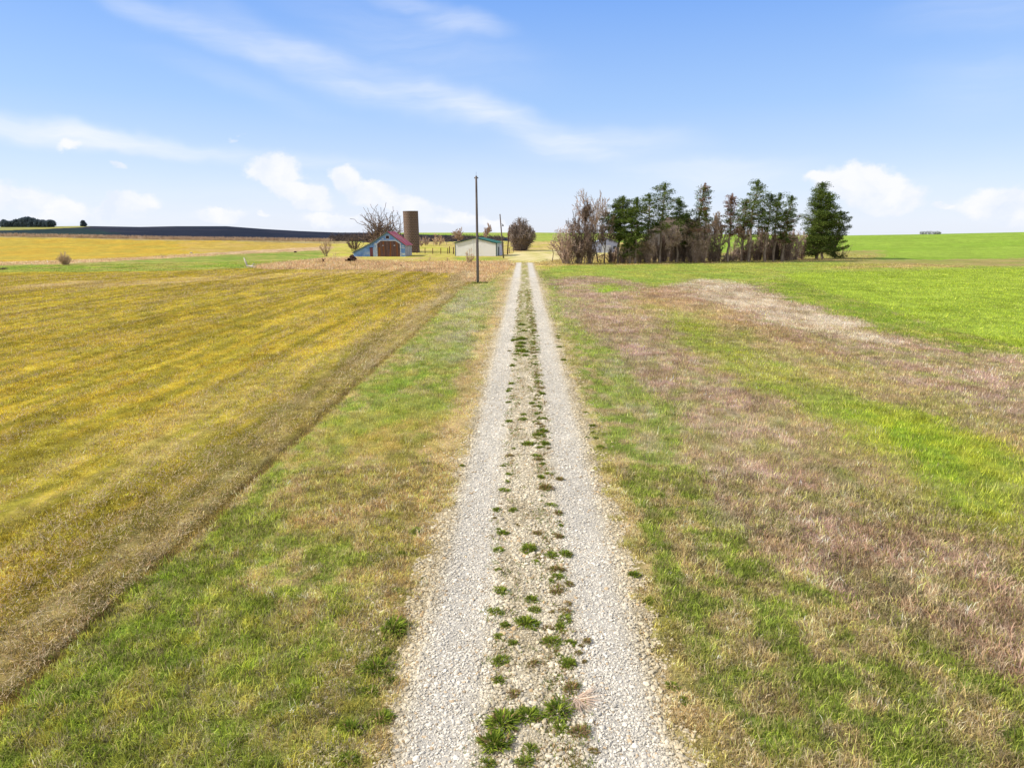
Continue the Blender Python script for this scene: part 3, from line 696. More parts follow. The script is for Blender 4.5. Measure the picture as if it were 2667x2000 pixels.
def build_gravel():
    t = (1 + 5 ** .5) / 2
    ico = np.array([(-1, t, 0), (1, t, 0), (-1, -t, 0), (1, -t, 0), (0, -1, t), (0, 1, t), (0, -1, -t), (0, 1, -t), (t, 0, -1), (t, 0, 1), (-t, 0, -1), (-t, 0, 1)]) / math.hypot(1, t)
    fi = np.array([(0, 11, 5), (0, 5, 1), (0, 1, 7), (0, 7, 10), (0, 10, 11), (1, 5, 9), (5, 11, 4), (11, 10, 2), (10, 7, 6), (7, 1, 8), (3, 9, 4), (3, 4, 2), (3, 2, 6), (3, 6, 8), (3, 8, 9), (4, 9, 5), (2, 4, 11), (6, 2, 10), (8, 6, 7), (9, 8, 1)])
    n = 400000; u = rng.random(n); e = .35
    y = (4.5 ** e + u * (85 ** e - 4.5 ** e)) ** (1 / e)
    x = rng.uniform(TX0 - 1.1, TX1 + .8, n)
    l, r = track_edges(y); d = np.minimum(x - l, r - x)
    uu = np.abs(x - .115); p = np.where(d > .3, .95, np.where(d > 0, .4 + d * 1.6, .35 * np.exp(d / .25)))
    p = np.where((d < 0) & (x < 0) & (y < 11), .8 * (fbm(x / .5, y / .6, 3, 144) > .56) * np.exp(d / .9), p)
    p = np.where((uu < .5) & (d > 0), .65, p)
    p = np.where((np.abs(uu - 1.02) < .2) & (d > 0), .8, p)
    p *= .45 + .9 * fbm(x / .45, y / .8, 3, 14)
    k = rng.random(n) < p; x, y, d = x[k], y[k], d[k]; n = len(x)
    # loose stones at the left foreground edge
    s = rng.lognormal(math.log(.0112), .42, n) * (1 + y / 55); s = np.clip(s, .005, .04)
    s = s * np.where(np.abs(np.abs(x - .115) - 1.0) < .42, .82, 1.08)
    M = rng.normal(size=(n, 3, 3)) * .22 + np.eye(3) * 1.0
    M[:, 2, :] *= .5
    yaw = rng.uniform(0, 6.28, n); c, sn = np.cos(yaw), np.sin(yaw)
    v = np.einsum('nij,kj->nki', M, ico) * s[:, None, None]
    vx = v[:, :, 0] * c[:, None] - v[:, :, 1] * sn[:, None]; vy = v[:, :, 0] * sn[:, None] + v[:, :, 1] * c[:, None]
    te = np.clip(np.abs((x - l[k]) / (r[k] - l[k]) - .5) * 2, 0, 1)
    z = ground_z(x, y) + np.where(d > 0, .042 - .02 * np.exp(-((np.abs(x - .115) - 1.02) / .35) ** 2) - .04 * sstep(0, 1, te) ** 8, 0) + s * .15
    P = np.stack([vx + x[:, None], vy + y[:, None], v[:, :, 2] + z[:, None]], -1).reshape(-1, 3)
    F = (fi[None] + (np.arange(n) * 12)[:, None, None]).reshape(-1, 3)
    col = track_color(x, y); w = rng.random(n)[:, None]
    col = col * (1 - .4 * w) + (lin((244, 232, 206))) * w * .4
    col = col * np.exp(rng.normal(-.02, .16, n))[:, None] * .66
    col = np.where(rng.random(n)[:, None] < .06, col * np.array([.8, .66, .5]), col)
    m, nt, b = principled('limestone', .85, .2)
    at = N(nt, 'ShaderNodeAttribute', attribute_name='col'); nt.links.new(at.outputs['Color'], b.inputs['Base Color'])
    tag(make_mesh('gravel', P, F, m, np.repeat(np.clip(col, 0, .9), 12, 0)), 'loose pale limestone gravel spread over the two wheel tracks', 'gravel', kind='stuff')


# ------------------------------------------------------------------ weed clumps in the gravel
def clump_mesh(seed, n, dry=0.0, flat=.38):
    g = np.random.default_rng(seed); a = g.uniform(0, 6.283, n); rr = np.sqrt(g.random(n)) * .46
    lob = .75 + .35 * np.sin(a * 2 + g.uniform(0, 6)) * g.random() + .15 * np.sin(a * 5 + g.uniform(0, 6))
    x, y = rr * np.cos(a) * lob, rr * np.sin(a) * lob
    L = g.uniform(.16, .42, n) * (1.1 - rr); th = .25 + rr * 2.2 + g.uniform(-.2, .45, n)
    aa = a + g.normal(0, .7, n); dx, dy = np.cos(aa), np.sin(aa); b = aa + math.pi / 2 + g.normal(0, .5, n)
    w = g.uniform(.012, .03, n); s = np.column_stack([np.cos(b) * w, np.sin(b) * w, np.zeros(n)])
    base = np.column_stack([x, y, np.zeros(n) - .01])
    m = base + np.column_stack([dx * np.sin(th * .5), dy * np.sin(th * .5), np.cos(th * .5)]) * (L * .6)[:, None]
    tip = m + np.column_stack([dx * np.sin(th * 1.3), dy * np.sin(th * 1.3), np.cos(th * 1.3)]) * (L * .55)[:, None]
    v = np.stack([base - s * .6, base + s * .6, m + s, m - s, tip], 1).reshape(-1, 3); i = np.arange(n)[:, None] * 5
    t = g.random(n)[:, None]
    c = lin((80, 104, 34)) * (1 - t) + lin((146, 156, 58)) * t
    c = c * np.exp(g.normal(0, .22, n))[:, None]
    d = (g.random(n) < .1 + dry)[:, None]; c = np.where(d, lin((158, 130, 90)) * (.6 + .5 * t), c)
    return make_mesh('leaves', v, [i + np.array([[0, 1, 2, 3]]), i + np.array([[3, 2, 4]])], WEED, np.repeat(c, 5, 0), link=False)


WEED = leafy('weed_leaves', .3)
WM = [clump_mesh(s, 330) for s in range(6)]; WB = [clump_mesh(20 + s, 240, .6) for s in range(3)]
Z1 = [  # x, y, width in the enlarged survey of the lower middle, brown?, label
    (965, 68, 60), (905, 200, 70), (995, 155, 35, 1), (1105, 205, 60, 1), (1235, 225, 55, 1), (1225, 85, 70, 1), (1240, 158, 40),
    (1055, 290, 115, 0, 'dark green clump alone in mid strip, farthest of the big foreground clumps'),
    (1110, 335, 60, 1), (1270, 320, 85), (1200, 340, 60), (1210, 410, 90, 1), (880, 415, 45), (1290, 495, 70, 1),
    (900, 535, 95), (1070, 585, 85), (1210, 545, 70, 1), (1280, 610, 60, 1), (1090, 645, 75), (1265, 655, 75, 1), (1190, 660, 50, 1),
    (1045, 718, 130, 0, 'round dark green clump, largest in the middle of the centre strip halfway down the foreground'),
    (920, 735, 75), (1235, 745, 75), (1160, 750, 70, 1), (885, 800, 70), (965, 840, 70),
    (1185, 825, 110, 0, 'broad green clump in the centre strip just below and right of the largest round one'), (1295, 835, 65), (1390, 825, 60, 1), (1355, 855, 40, 1),
    (895, 935, 110, 0, 'green clump with a few yellow flowers beside the left wheel track'), (1290, 960, 90), (1375, 945, 40, 1), (1080, 955, 80, 1),
    (1340, 895, 50, 1), (1215, 890, 50, 1), (885, 1050, 90), (970, 1130, 90, 1), (1300, 1095, 125, 1, 'brown green weed clump above the splayed dead grass tuft'),
    (1185, 1150, 50, 1), (1225, 1215, 190, 0, 'wide dark green weed mat in the centre strip left of the splayed dead grass'),
    (1050, 1250, 150, 0, 'green weed mat joining the big left mat to the one near the dead tuft'),
    (905, 1285, 210, 0, 'upper half of the biggest green weed mat beside the left wheel track'),
    (865, 1400, 215, 0, 'lower half of the biggest green weed mat beside the left wheel track'),
    (1240, 1330, 110), (1350, 1350, 120, 1), (1065, 1450, 100, 0, 'dark round weed clump in mid strip near the bottom edge'),
    (1030, 1525, 115, 0, 'dark weed clump cut by the bottom edge in mid strip'), (820, 1530, 95), (1185, 1390, 40), (1160, 1510, 60, 1), (1430, 1460, 60, 1),
    (1660, 430, 85, 0, 'lone dark green clump on the outer edge of the right wheel track'), (1885, 1070, 90), (1950, 1155, 70), (1755, 580, 90), (1700, 520, 60, 1), (1800, 850, 60, 1),
    (280, 735, 185, 0, 'wide bright green grass clump at the outer edge of the left wheel track'), (170, 965, 190, 0, 'tall bright green grass clump left of the gravel below the wide one'),
    (260, 1040, 90), (210, 1250, 140), (40, 1310, 150), (410, 180, 85), (230, 880, 100), (20, 1490, 150), (140, 1100, 120), (300, 520, 70), (450, 450, 40), (320, 310, 70)]
Z6 = [(835, 905, 50), (815, 1030, 40), (885, 872, 30), (915, 1110, 50), (910, 1140, 65), (1010, 1055, 50), (1035, 1218, 75), (995, 1268, 45, 1), (1050, 1255, 40),
      (1050, 1298, 75), (1015, 1328, 45), (940, 1300, 85), (850, 1335, 40), (820, 1380, 55, 1), (1035, 1435, 50), (1030, 1520, 70),
      (1060, 1590, 110, 1), (840, 1237, 35), (815, 1503, 45), (890, 1208, 40, 1), (1015, 1140, 40), (1015, 932, 30), (510, 1445, 35), (1370, 1220, 40),
      (1385, 1255, 45), (1415, 1312, 60), (1365, 1175, 50), (990, 780, 40), (900, 610, 80), (905, 690, 90), (1140, 590, 40), (1145, 605, 35), (890, 660, 70), (925, 720, 60), (900, 640, 60),
      (1320, 1090, 40), (1330, 1255, 35), (850, 620, 50), (1000, 1300, 40), (1150, 660, 45), (1175, 745, 45), (980, 560, 40), (900, 520, 50), (915, 560, 50), (1015, 960, 40, 1), (1005, 985, 40, 1)]


def build_weeds():
    g = np.random.default_rng(5); k = 0
    for src, (ox, oy, sc) in ((Z1, (900, 1300, 2.212)), (Z6, (1000, 640, 2.5133))):
        for it in src:
            px, py, w = ox + it[0] / sc, oy + it[1] / sc, it[2] / sc
            brown = len(it) > 3 and it[3]; p = gp(px, py + w * .12, False); W = w * mpp(p) * 1.08
            me = (WB if brown else WM)[int(g.integers(3 if brown else 6))]
            o = bpy.data.objects.new('weed_clump', me); COL.objects.link(o)
            o.location = (p[0], p[1], p[2] + (.035 if TX0 < p[0] < TX1 else 0)); o.rotation_euler = (0, 0, g.uniform(0, 6.28))
            o.scale = (W, W * g.uniform(.85, 1.2), W * g.uniform(.75, 1.05))
            if len(it) > 4: lab = it[4]
            else:
                side = 'left gravel edge' if p[0] < TX0 + .2 else 'right gravel edge' if p[0] > TX1 - .25 else \
                       'left side of centre strip' if p[0] < -.15 else 'right side of centre strip' if p[0] > .38 else 'middle of centre strip'
                where = 'near the bottom edge' if p[1] < 9 else 'foreground' if p[1] < 13 else 'middle distance' if p[1] < 25 else 'far up the track'
                size = 'tiny' if W < .14 else 'small' if W < .24 else 'medium sized'
                lab = f"{size} {'brown and green' if brown else 'dark green'} weed clump, {side}, {where}"
            tag(o, lab, 'weed', 'weed clumps growing in the gravel')
    # small clumps strung along the right side of the centre strip
    for i in range(150):
        y = 7.5 + 38 * (i + g.random()) / 150; right = g.random() < .72
        x = (.52 + g.normal() * .1) if right else (-.42 + g.normal() * .09)
        W = g.uniform(.09, .24) * (1 + y / 70); br = g.random() < .4
        o = bpy.data.objects.new('weed_clump', (WB if br else WM)[int(g.integers(3 if br else 6))]); COL.objects.link(o)
        o.location = (x, y, .035); o.rotation_euler = (0, 0, g.uniform(0, 6.28)); o.scale = (W, W * g.uniform(.7, 1.4), W * g.uniform(.6, .9))
        tag(o, f"{'little brownish' if br else 'little green'} weed tuft strung along the {'right' if right else 'left'} side of the centre strip, {'near' if y < 14 else 'further off' if y < 25 else 'far off'}",
            'weed', 'weed clumps growing in the gravel')
    # splayed dead tuft
    n = 150; a = g.uniform(-2.6, .7, n); L = g.uniform(.15, .42, n); s = .006
    base = np.column_stack([g.normal(0, .02, n), g.normal(0, .02, n), np.zeros(n)])
    d = np.column_stack([np.cos(a), np.sin(a), g.uniform(.05, .5, n)]); tip = base + d * L[:, None]; tip[:, 2] *= .6
    q = np.column_stack([-np.sin(a), np.cos(a), np.zeros(n)]) * s
    v = np.stack([base - q, base + q, tip], 1).reshape(-1, 3)
    c = lin((206, 182, 158)) * np.exp(g.normal(0, .2, n))[:, None]
    o = make_mesh('dead_grass_tuft', v, np.arange(3 * n).reshape(n, 3), WEED, np.repeat(c, 3, 0))
    p = gp(900 + 1330 / 2.212, 1300 + 1160 / 2.212, False); o.location = (p[0], p[1], .035)
    tag(o, 'splayed pale dead grass tuft lying on gravel between the two wheel tracks', 'dead grass')


build_weeds()

# ------------------------------------------------------------------ wood, bark
BARK = mottled('grey_bark', lin((168, 148, 128)) * .8, lin((118, 100, 84)) * .8, 5, (1, 1, .25), .9, .5)
BARK_D = mottled('dark_bark', lin((112, 96, 82)) * .8, lin((80, 68, 60)) * .8, 5, (1, 1, .25), .9, .5)
TWIG = mottled('grey_brown_twigs', lin((204, 178, 158)) * .85, lin((168, 140, 122)) * .8, .8, (1, 1, 1), .9, 0)
TWIG_D = mottled('dark_twigs', lin((146, 122, 104)) * .8, lin((110, 92, 82)) * .8, .8, (1, 1, 1), .9, 0)
TWIG_T = mottled('tan_twigs', lin((218, 188, 152)) * .85, lin((184, 154, 122)) * .8, .8, (1, 1, 1), .9, 0)
DEADWOOD = mottled('bleached_wood', lin((226, 214, 196)) * .8, lin((180, 164, 144)) * .8, 6, (1, 1, 1), .85, .3)
POLEWOOD = mottled('weathered_pole_wood', lin((128, 116, 108)) * .72, lin((92, 82, 78)) * .7, 6, (1, 1, .08), .85, .4, c3=lin((150, 138, 130)) * .7)
RUSTW = mottled('brown_post_wood', lin((110, 72, 50)) * .8, lin((76, 54, 44)) * .8, 8, (1, 1, .1), .9, .4)


def segs_mesh(name, S, mat, parent, n=5):
    """S: (k,8) p0 p1 r0 r1 -> one mesh of tapered limbs"""
    S = np.asarray(S, float).reshape(-1, 8); p0, p1 = S[:, :3], S[:, 3:6]; d = p1 - p0; d /= np.linalg.norm(d, axis=1, keepdims=True) + 1e-9
    ref = np.where(np.abs(d[:, 2:3]) < .9, np.array([[0, 0, 1.]]), np.array([[1., 0, 0]]))
    a = np.cross(d, ref); a /= np.linalg.norm(a, axis=1, keepdims=True); b = np.cross(d, a)
    k = len(S); vs = []
    for p, r in ((p0, S[:, 6]), (p1, S[:, 7])):
        for i in range(n):
            t = 2 * math.pi * i / n; vs.append(p + (a * math.cos(t) + b * math.sin(t)) * r[:, None])
    v = np.stack(vs, 1).reshape(-1, 3); base = np.arange(k)[:, None] * 2 * n
    f = np.vstack([base + np.array([[i, (i + 1) % n, n + (i + 1) % n, n + i]]) for i in range(n)])
    return make_mesh(name, v, f, mat, smooth=False, parent=parent)


def unit(v): return v / (np.linalg.norm(v) + 1e-9)


def grow(S, p, d, L, r, depth, P, g):
    n = P['steps'][min(depth, len(P['steps']) - 1)]; r0 = r
    kids = P['kids'][min(depth, len(P['kids']) - 1)]; last = depth >= P['depth']
    pts = []
    for i in range(n):
        d = unit(d + g.normal(size=3) * P['wob'] + np.array([0, 0, P['up']]) * (1 if depth else .4))
        q = p + d * L / n; r1 = max(r * (1 - (i + 1) / n * (1 - P.get('tip', .35))), P['rmin'])
        S.append((depth, *p, *q, r0, r1)); p, r0 = q, r1; pts.append((p, d, r1))
    if last: return
    for j in range(kids):
        t = P['start'] if depth == 0 else .15
        f = t + (1 - t) * (j + g.random()) / kids; k = min(int(f * n), n - 1); q, dd, rr = pts[k]
        ax = unit(np.cross(dd, g.normal(size=3))); an = R_(g.uniform(*P['ang']))
        nd = unit(dd * math.cos(an) + ax * math.sin(an))
        if depth == 0 and P.get('flat'): nd = unit(nd * np.array([1, 1, P['flat']]))
        grow(S, q, nd, L * P['ratio'] * g.uniform(.65, 1.15) * (1 - .35 * f if depth == 0 else 1), rr * .68, depth + 1, P, g)
    if depth > 0: grow(S, pts[-1][0], pts[-1][1], L * .55, pts[-1][2] * .9, depth + 1, P, g)


def fit(S, h, w=None):
    """scale raw limbs so the crown has the surveyed height (and width)"""
    A = np.array([s[1:] for s in S]); D = np.array([s[0] for s in S])
    zt = np.percentile(A[:, 5], 99.7); k = h / zt; A[:, :] *= k
    if w:
        ww = np.percentile(A[:, 3], 99) - np.percentile(A[:, 3], 1); q = w / ww; A[:, [0, 1, 3, 4]] *= q
    return A, D


TREE = dict(steps=(6, 5, 4, 3, 2), kids=(9, 5, 4, 3), depth=4, wob=.16, up=.10, start=.3, ang=(28, 62), ratio=.6, rmin=.0025)
OAK = dict(steps=(3, 9, 7, 5, 4), kids=(11, 6, 5, 3), depth=4, wob=.3, up=.09, start=.35, ang=(30, 78), ratio=1.3, rmin=.006)


def bare_tree(px, py, top, wpx, label, cat='tree', group=None, seed=0, P=TREE, bark=BARK, twig=TWIG, r=.018, lean=(0, 0), rk=1, name='bare_tree', tw=.014):
    g = np.random.default_rng(seed); p = gp(px, py, False); m = mpp(p); h = (py - top) * m; S = []
    grow(S, np.zeros(3), unit(np.array([lean[0], lean[1], 1.])), 1.0, r, 0, P, g)
    A, D = fit(S, h, wpx * m); A[:, 6:] = np.maximum(A[:, 6:] * rk, tw * (1 + p[1] / 110))
    o = thing(name, label, cat, tuple(p), 0, group)
    segs_mesh('trunk', A[D <= 1], bark, o, 6); segs_mesh('crown', A[D > 1], twig, o, 3)
    return o


def thicket(px, py, top, wpx, label, cat='shrub', group=None, seed=0, stems=14, twigs=900, mat=TWIG, bark=BARK, dome=.5, rt=.016, name='bare_shrub', low=.1, upw=1.0):
    """many stemmed leafless shrub: stems fan out of the foot, fine twigs fill the dome"""
    g = np.random.default_rng(seed); p = gp(px, py, False); m = mpp(p); h = (py - top) * m; w = wpx * m / 2
    S = []; T = []
    for i in range(stems):
        a = g.uniform(0, 6.283); q = math.sqrt(g.random()); e = np.array([math.cos(a) * w * q * .92, math.sin(a) * w * q * .92, h * (1 - .55 * q ** 2) * g.uniform(.75, .98)])
        b = np.array([math.cos(a) * w * .25 * q * g.random() * 2, math.sin(a) * w * .2 * q, 0]); pr = b
        rb = g.uniform(.6, 1.3) * h * .0085
        for j in range(1, 6):
            t = j / 5; c = b * (1 - t) + e * t; c[:2] = b[:2] + (e[:2] - b[:2]) * t ** 1.35; c += g.normal(size=3) * h * .012
            S.append((*pr, *c, rb * (1 - .75 * (t - .2)), max(rb * (1 - .75 * t), .012))); pr = c
    S = np.array(S); k = g.integers(0, len(S), twigs)
    f = g.random(twigs)[:, None]; base = S[k, :3] * (1 - f) + S[k, 3:6] * f
    base = base[base[:, 2] > h * low]; n = len(base)
    ax = base / np.array([w, w, h]); out = np.column_stack([ax[:, 0], ax[:, 1], np.full(n, .75 * upw)]) + g.normal(size=(n, 3)) * .55
    out /= np.linalg.norm(out, axis=1, keepdims=True); L = g.uniform(.05, .17, n) * h
    mid = base + out * L[:, None] * .5 + g.normal(size=(n, 3)) * .03 * h * .3
    tip = mid + (out + g.normal(size=(n, 3)) * .35 + [0, 0, .2]) * L[:, None] * .5
    # keep within the dome
    def clampd(q):
        s = np.sqrt((q[:, 0] / w) ** 2 + (q[:, 1] / w) ** 2 + (q[:, 2] / h) ** 2 * 1.0); k = np.where(s > 1, (1 + (s - 1) * .2) / s, 1); return q * k[:, None]
    mid, tip = clampd(mid), clampd(tip); mn = rt * (1 + p[1] / 150)
    T = np.vstack([np.column_stack([base, mid, np.full(n, mn), np.full(n, mn * .8)]), np.column_stack([mid, tip, np.full(n, mn * .8), np.full(n, mn * .35)])])
    o = thing(name, label, cat, tuple(p), g.uniform(0, 6.28), group)
    segs_mesh('trunk', S, bark, o, 5); segs_mesh('crown', T, mat, o, 3)
    return o


# ------------------------------------------------------------------ cedars
def leaf_cloud(c, size, col, g, per):
    """c (n,3) clump centres, size (n,3) clump half axes -> per small faces each"""
    n = len(c); i = np.repeat(np.arange(n), per); d = g.normal(size=(len(i), 3)); d /= np.linalg.norm(d, axis=1, keepdims=True)
    p = c[i] + d * size[i] * (g.random(len(i)) ** .45)[:, None]
    return p


CEDAR_M = leafy('cedar_foliage', .18)


def cedar(px, py, top, wpx, label, seed=0, bottom=.15, dens=1.0, lean=(0, 0), brown=0.0, group='cedars in the tree row', name='cedar_tree', ls=.2, shape='cone', ragged=.45, tips=None, base_col=(66, 88, 42), hi_col=(122, 134, 60), cat='tree'):
    g = np.random.default_rng(seed); p = gp(px, py, False); m = mpp(p); h = (py - top) * m; w = wpx * m / 2 * 1.12
    S = []; C = []; Z = []; pr = np.zeros(3); leanv = np.array([lean[0], lean[1], 0]) * h
    wob = g.normal(size=(9, 3)) * .012 * h; wob[0] = 0; tr = h * .018 + .05
    def trunk(t):
        i = min(int(t * 8), 7); f = t * 8 - i; q = wob[i] * (1 - f) + wob[i + 1] * f; return np.array([q[0], q[1], t * h]) + leanv * t * t
    for j in range(1, 13):
        t = j / 12; c = trunk(t); S.append((*pr, *c, tr * (1 - .93 * (j - 1) / 12), tr * (1 - .93 * t))); pr = c
    nb = int(60 * dens * (1 - bottom) + 16)
    gaps = g.random(24)
    for i in range(nb):
        t = bottom + (1 - bottom) * (i + g.random()) / nb * .985
        u = (t - bottom) / (1 - bottom)
        if shape == 'cone': R = (1 - u) ** .75 * (.55 + .45 * min(1, u * 6))
        elif shape == 'flat': R = (math.sin(math.pi * min(1, .18 + u * .82)) ** .6)
        else: R = math.sqrt(max(0, 1 - (u * 1.04 - .35) ** 2 / .48)) if u < .98 else .1
        R = w * max(R, .06) * (1 - ragged + ragged * 1.3 * gaps[int(t * 23)] * g.uniform(.6, 1.3))
        a = g.uniform(0, 6.283); b0 = trunk(t); up = g.uniform(-.05, .4)
        d = np.array([math.cos(a), math.sin(a), up]); e = b0 + d * R; mid = b0 + d * R * .5 + np.array([0, 0, -.03 * R])
        rb = .012 * h * (1 - t) + .02
        S.append((*b0, *mid, rb, rb * .6)); S.append((*mid, *e, rb * .6, .015))
        k = max(2, int(R / (.055 * h) * 1.2 * dens))
        for q in np.linspace(.3, 1.0, k) if k > 2 else (.6, 1.0):
            C.append(b0 + d * R * q + g.normal(size=3) * np.array([.03, .03, .015]) * h); s = h * .052 * g.uniform(.6, 1.25) * (1.15 - .35 * q)
            Z.append((s * 1.35, s * 1.35, s * .62))
    for j in range(5):
        c = trunk(1 - .02 * j); C.append(c + g.normal(size=3) * .006 * h); Z.append((h * .014, h * .014, h * .028))
    C = np.array(C); Z = np.array(Z); per = int(max(14, 44 * (h / 11) ** 0.5))
    i = np.repeat(np.arange(len(C)), per); n = len(i); d = g.normal(size=(n, 3)); d /= np.linalg.norm(d, axis=1, keepdims=True)
    q = C[i] + d * Z[i] * (g.random(n) ** .4)[:, None]
    o1 = unit(np.array([1, 0, 0.])); v1 = g.normal(size=(n, 3)); v1[:, 2] = np.abs(v1[:, 2]) * .7; v1 += d * .7; v1 /= np.linalg.norm(v1, axis=1, keepdims=True)
    v2 = np.cross(v1, g.normal(size=(n, 3))); v2 /= np.linalg.norm(v2, axis=1, keepdims=True)
    L = ls * 1.15 * g.uniform(.6, 1.4, n)[:, None]; v = np.stack([q - v2 * L * .22, q + v2 * L * .22, q + v1 * L], 1).reshape(-1, 3)
    tc = g.random(len(C))[i][:, None] * .7 + g.random(n)[:, None] * .3
    col = (lin(base_col) * (1 - tc) + lin(hi_col) * tc) * .75
    if brown:
        bm = (g.random(len(C)) < brown)[i][:, None]; col = np.where(bm, (lin((128, 92, 76)) * (1 - tc) + lin((160, 120, 96)) * tc) * .75, col)
    col = col * np.exp(g.normal(0, .2, n))[:, None]
    o = thing(name, label, cat, tuple(p), g.uniform(0, 6.28) if lean == (0, 0) else 0, group)
    segs_mesh('trunk', S, BARK, o, 5)
    make_mesh('crown', v, np.arange(3 * n).reshape(n, 3), CEDAR_M, np.repeat(np.clip(col, 0, .6), 3, 0), parent=o)
    return o


def row_y(px):     # survey line of the tree row's foot
    return np.interp(px, [1420, 1480, 1600, 1850, 2060, 2200], [686, 688, 687, 684, 679, 673])


def build_row():
    gt = 'bare trees and thicket at the left end of the tree row'
    bare_tree(1438, 681, 610, 34, 'lone thin leaning sapling between the yard and the bare thicket', group=None, seed=3, lean=(-.12, 0), r=.02, P=dict(TREE, kids=(5, 3, 2), depth=2, ratio=.35))
    thicket(1475, 688, 578, 96, 'leftmost bare thicket of the tree row, fanning out to the left', 'tree', gt, 41, 30, 1500, rt=.018, name='bare_tree')
    thicket(1506, 688, 548, 84, 'tall bare many stemmed tree second from the left of the row', 'tree', gt, 42, 26, 1500, TWIG_D, rt=.018, name='bare_tree')
    bare_tree(1522, 686, 522, 70, 'grey bare tree with fine twigs rising behind the left thicket', group=gt, seed=43, r=.016, twig=TWIG_D)
    bare_tree(1558, 685, 504, 84, 'tallest bare tree of the row, just left of the first cedar', group=gt, seed=8, r=.018, bark=BARK_D)
    bare_tree(1574, 688, 568, 60, 'dark trunked bare tree in front of the small white outbuilding', group=gt, seed=12, r=.026, bark=BARK_D, twig=TWIG_D, P=dict(TREE, ang=(35, 80), up=.02))
    thicket(1536, 688, 572, 62, 'dense brown bare thicket in front of the tallest bare tree', 'tree', gt, 44, 22, 1200, mat=TWIG_D, rt=.018, name='bare_tree')
    C = [
        (1609, 686, 522, 78, 'first cedar from the left in the tree row, flat topped', 1, .34, 1.5, (.05, 0), 0, 'flat'),
        (1640, 687, 550, 66, 'dark low cedar between the first and second cedars', 2, .12, .9, (0, 0), 0, 'oval'),
        (1654, 687, 523, 58, 'second tall cedar from the left with a narrow top', 3, .22, .9, (0, 0), 0, 'cone'),
        (1688, 685, 514, 66, 'cedar with a broad left shoulder below the tall leaning one', 4, .4, .9, (-.02, 0), 0, 'flat'),
        (1718, 685, 489, 76, 'tall cedar with a round tufted top left of the brown house roof', 5, .42, 1.0, (.03, 0), 0, 'oval'),
        (1761, 684, 530, 26, 'small topped slender cedar standing before the brown house roof', 6, .66, .6, (0, 0), 0, 'oval'),
        (1812, 684, 492, 66, 'tall leaning cedar with wispy top at the right end of the brown roof', 7, .3, 1.0, (.07, 0), .25, 'cone'),
        (1895, 683, 516, 44, 'cedar with rusty brown dead foliage and a pointed top', 9, .38, .9, (0, 0), .75, 'cone'),
        (1950, 682, 480, 92, 'tallest cedar in the middle of the right group', 10, .42, 1.1, (.03, 0), 0, 'cone'),
        (1992, 682, 514, 62, 'round topped cedar right of the tallest middle one', 11, .45, .9, (.02, 0), 0, 'oval'),
        (2014, 681, 513, 36, 'sparse slender cedar between the round topped and the ragged one', 12, .5, .55, (.02, 0), 0, 'oval'),
        (2036, 681, 555, 60, 'low green cedar below the sparse slender ones', 15, .35, .8, (0, 0), .2, 'oval'),
        (2040, 680, 518, 48, 'ragged half bare cedar with branches blown to the right', 13, .5, .4, (.05, 0), 0, 'cone'),
        (2126, 675, 485, 122, 'biggest cedar at the right end of the row, broad and dense', 14, .06, 2.2, (-.02, 0), 0, 'cone'),
        (2142, 674, 507, 66, 'second leader cedar pressed against the biggest one on its right', 16, .15, 1.2, (.03, 0), 0, 'cone'),
        (2174, 673, 556, 58, 'low bushy cedar at the right foot of the biggest one', 17, .02, 1.1, (.05, 0), 0, 'oval'),
        (1932, 681, 528, 46, 'shorter cedar just left of the tallest middle one', 18, .38, .9, (0, 0), .1, 'oval'),
        (1830, 682, 548, 40, 'half hidden low cedar right of the leaning wispy one', 19, .3, .9, (0, 0), .4, 'oval'),
        (1782, 683, 560, 44, 'squat dark cedar in front of the brown roof', 22, .25, .9, (0, 0), 0, 'oval'),
    ]
    for px, py, top, w, lab, sd, bot, dn, ln, br, sh in C:
        big = sd == 14
        cedar(px, py, top, w, lab, sd * 7 + 1, bot, dn, ln, br, shape=sh, ragged=.5)
    # bare undergrowth filling the row
    g = np.random.default_rng(77); i = 0
    for px in np.arange(1588, 2092, 13):
        x = px + g.uniform(-4, 4)
        top = np.interp(x, [1588, 1625, 1660, 1700, 1780, 1840, 1870, 1900, 1960, 2000, 2050, 2090], [632, 618, 612, 600, 575, 580, 612, 628, 604, 580, 592, 618]) + g.uniform(-10, 16)
        if 1560 < x < 1612: top = g.uniform(636, 652)
        if 1878 < x < 1898: top = g.uniform(650, 662)
        py = row_y(x) - g.uniform(0, 3.2)
        thicket(x, py, top, g.uniform(30, 48), 'leafless grey brown undergrowth bush filling the gaps beneath the cedars', 'bush', 'leafless undergrowth bushes under the cedars', 300 + i, int(g.integers(10, 17)), int(g.integers(560, 940)),
                [TWIG, TWIG_D, TWIG_D, TWIG][int(g.integers(4))], rt=.015, low=.0); i += 1
    for k, (px, top) in enumerate(((1868, 556), (1856, 575), (1700, 600), (1742, 590), (1800, 585), (1826, 600), (1930, 590), (1975, 590), (2066, 600))):
        bare_tree(px, row_y(px) - 1, top, 44, ['bare grey tree left of the cedar with dead brown foliage', 'forked bare tree beside the wispy topped cedar'][k] if k < 2 else
                  'slim bare tree rising out of the undergrowth between cedars', group='bare trees between the cedars', seed=500 + k, r=.014, bark=BARK)
    thicket(2196, 672, 613, 46, 'thin bare bush sticking out right of the biggest cedar', 'bush', None, 612, 7, 70, TWIG_T)


